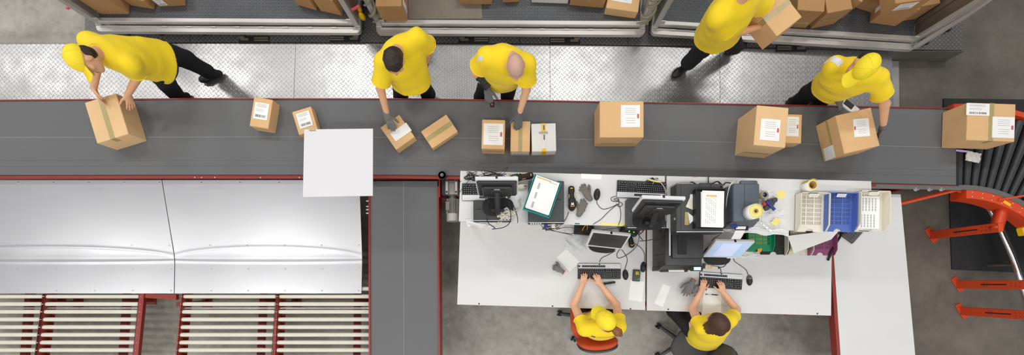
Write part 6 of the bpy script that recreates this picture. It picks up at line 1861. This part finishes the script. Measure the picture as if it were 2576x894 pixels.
p = W(1955, 22, 1.30); carton((p.x+.02, p.y, 1.03), D(38), .30, .38, .24, 'brown box carried by the walking worker at the top edge', mat='kraft', tape='x')

# 5 — capped worker at the right end of the belt
J = Jd(hipa=(2084, 208, 1.06), hipb=(2114, 222, 1.06), sha=(2100, 166, 1.46), shb=(2206, 198, 1.44), neck=(2158, 172, 1.55), head=(2170, 168, 1.69),
       ela=(2084, 208, 1.22), wra=(2110, 250, 1.08), elb=(2226, 262, 1.24), wrb=(2222, 318, 1.08),
       kna=(2036, 234, .68), ana=(2003, 260, .34), floora=PZ, knb=(2070, 240, .68), anb=(2062, 262, .33), floorb=PZ)
p5, s5 = person('worker in yellow cap and shirt standing at the right end of the belt', J, (-.45, -.65, -.5), (.1, -.25, .9), cap=True, hair_fn=back_hair('hair_dark'), gloves=[('b', 'glove_grey'), ('a', 'glove_grey')], curls=(.7, .3), thumbs=(-1, 1),
       hand_n={'a': (-.2, .3, .9), 'b': (.9, .25, .3)}, hand_d={'a': (.55, -.6, -.3), 'b': (-.15, -.9, -.35)}, seed=41, hem=.04, shirt_loose=.012, shoe_dir={'a': (.1, -1, 0), 'b': (.2, -1, 0)})
t = thing('handheld_terminal', 'grey hand-held terminal with red light held by the worker at the right end', 'scanner', W(2136, 268, 1.06), D(-38))
b = MB(); b.box((0, 0, 0), (.2, .075, .035), bev=.012, seg=2); part('terminal_body', b, M['silver'], t)
b = MB(); b.box((-.02, 0, .018), (.1, .055, .003)); part('display', b, M['screen_off'], t)
b = MB(); b.ell((.09, 0, .017), (.008, .006, .004), 10, 5); part('red_light', b, M['led_red'], t)
strip_on(s5, 'sleeve_band', (W(2078, 154, 1.45), W(2096, 176, 1.45)), .05, 'silver', p5)

# ================================================================== OFFICE CHAIRS AND SEATED WORKERS
def office_chair(seat, rz, label, fabric, seat_z=.48, back_z=.93, back_off=.26, swivel=.2, recline=.18):
    t = thing('office_chair', label, 'chair', (seat[0], seat[1], 0), rz, 'swivel chairs')
    for k in range(5):                                   # five star base
        a = swivel+2*PI*k/5; d = Vector((math.cos(a), math.sin(a), 0)); 
        b = MB(); b.tube([d*.03+Vector((0, 0, .11)), d*.18+Vector((0, 0, .1)), d*.30+Vector((0, 0, .075))], [.028, .024, .018], seg=8, res=3); bl_ = part('base_leg', b, M['charcoal'], t)
        b = MB(); n = Vector((-d.y, d.x, 0)); c = d*.31+Vector((0, 0, .03))
        for s in (-1, 1): b.cyl(c+n*s*.012, c+n*s*.03, .029, seg=16)
        b.cyl(c-n*.012, c+n*.012, .012, seg=8); b.cyl(c, c+Vector((0, 0, .045)), .009, seg=8); part('castor', b, M['rubber'], bl_)
    b = MB(); b.cyl((0, 0, .08), (0, 0, .3), .028, seg=16); b.cyl((0, 0, .28), (0, 0, seat_z-.06), .016, seg=12); part('gas_column', b, M['black'], t)
    b = MB(); b.box((0, -.02, seat_z-.065), (.2, .26, .03), bev=.008); b.tube([(.1, 0, seat_z-.06), (.22, .0, seat_z-.05)], .008, seg=6); part('seat_plate', b, M['black'], t)
    def rr(w, d, n=9, p=3.2):
        return [(w*math.copysign(abs(math.cos(a))**(2/p), math.cos(a)), d*math.copysign(abs(math.sin(a))**(2/p), math.sin(a))) for a in np.linspace(0, 2*PI, n*4+1)[:-1]]
    def cushion(w, d, h, z, mat, nm, bow=.0, T=None):
        b = MB(); o = rr(w, d); n = len(o); vs = []; fs = []
        rings = [(.9, 0), (.985, h*.22), (1, h*.55), (.965, h*.85), (.86, h), (.5, h+.008)]
        for sc, hz in rings:
            for x, y in o: vs.append((x*sc, y*sc, z+hz+bow*(x*sc)**2))
        for i in range(len(rings)-1):
            for k in range(n): fs.append((i*n+k, i*n+(k+1) % n, (i+1)*n+(k+1) % n, (i+1)*n+k))
        fs.append(list(range(n))[::-1]); fs.append([(len(rings)-1)*n+k for k in range(n)])
        b.add(vs, fs, True, T); return part(nm, b, mat, t)
    cushion(.235, .225, .06, seat_z-.045, M[fabric], 'seat', .25)
    T = Matrix.Translation((0, -back_off, back_z-.2)) @ Matrix.Rotation(recline, 4, 'X') @ Matrix.Rotation(PI/2, 4, 'X') @ Matrix.Rotation(PI, 4, 'Y')
    cushion(.215, .2, .055, -.0, M[fabric], 'backrest', .7, T)
    cushion(.212, .197, .03, -.03, M['charcoal'], 'back_shell', .7, T)
    b = MB(); b.tube([(0, -.08, seat_z-.06), (0, -back_off+.02, seat_z-.055), (0, -back_off-.045, seat_z), (0, -back_off-.04, back_z-.2)], .022, seg=8, res=5); part('back_support', b, M['black'], t)
    return t
# seat faces +y (towards the tables)
office_chair(W(1487, 805, .48), D(5), 'office chair with orange-red upholstery, the capped person sits on it', 'orange_fabric', swivel=.42, back_off=.265, back_z=.90, recline=.12)
office_chair(W(1746, 872, .48), D(50), 'office chair with dark grey upholstery at the bottom edge, the brown-haired person sits on it', 'grey_fabric', swivel=.38, back_off=.25, back_z=.86)

# 6 — person with yellow cap typing at the left table
J = Jd(hipa=(1474, 812, .58), hipb=(1530, 812, .58), sha=(1470, 828, 1.03), shb=(1558, 822, 1.03), neck=(1517, 824, 1.10), head=(1524, 808, 1.225),
       ela=(1444, 768, .83), wra=(1465, 716, .83), elb=(1551, 768, .83), wrb=(1511, 716, .83),
       kna=(1466, 734, .56), ana=(1470, 718, .14), floora=.0, knb=(1520, 734, .56), anb=(1520, 722, .14), floorb=.0)
for q in 'ab': J['sh'+q][1] += .0
p6, s6 = person('seated person in yellow cap and shirt typing at the left work table', J, (-.52, .62, -.5), (-.3, .35, .85), cap=True, hair_fn=ponytail('hair_auburn'), female=True, curls=(.55, .55), thumbs=(1, -1), skin='skin2',
       hand_n={'a': (0, -.1, 1), 'b': (0, -.1, 1)}, hand_d={'a': (.22, .95, -.0), 'b': (-.45, .9, -.0)}, seed=51, sleeve=.4, shirt_loose=.006, shoe_dir={'a': (0, 1, 0), 'b': (0, 1, 0)})
strip_on(s6, 'print_bar', (W(1483, 843.5, 1.0), W(1493, 846, 1.0)), .011, 'blue_ink', p6)
strip_on(s6, 'print_bar', (W(1537, 847, 1.0), W(1547, 844, 1.0)), .011, 'blue_ink', p6)
for k in range(9):
    x = 1497+k*4.2; strip_on(s6, 'print_letter', (W(x, 846.4, 1.0), W(x+2.9, 846.4, 1.0)), .011 if k % 3 else .008, 'orange_ink', p6)

# 7 — brown-haired person typing at the right table
J = Jd(hipa=(1752, 838, .58), hipb=(1796, 852, .58), sha=(1764, 826, 1.03), shb=(1838, 806, 1.03), neck=(1802, 820, 1.10), head=(1803, 810, 1.225),
       ela=(1741, 776, .83), wra=(1765, 731, .83), elb=(1853, 780, .83), wrb=(1820, 737, .83),
       kna=(1696, 782, .56), ana=(1690, 752, .14), floora=.0, knb=(1738, 790, .56), anb=(1735, 752, .14), floorb=.0)
p7, s7 = person('seated brown-haired person in a yellow shirt typing at the right work table', J, (-.6, .72, -.38), (-.15, .3, .92), hair_fn=bob_hair('hair_brown'), female=True, curls=(.4, .4), thumbs=(1, -1), skin='skin2',
       hand_n={'a': (0, -.1, 1), 'b': (0, -.1, 1)}, hand_d={'a': (.3, .95, -.05), 'b': (-.22, .95, -.05)}, seed=61, sleeve=.4, shirt_loose=.006, shoe_dir={'a': (-.3, 1, 0), 'b': (-.3, 1, 0)})
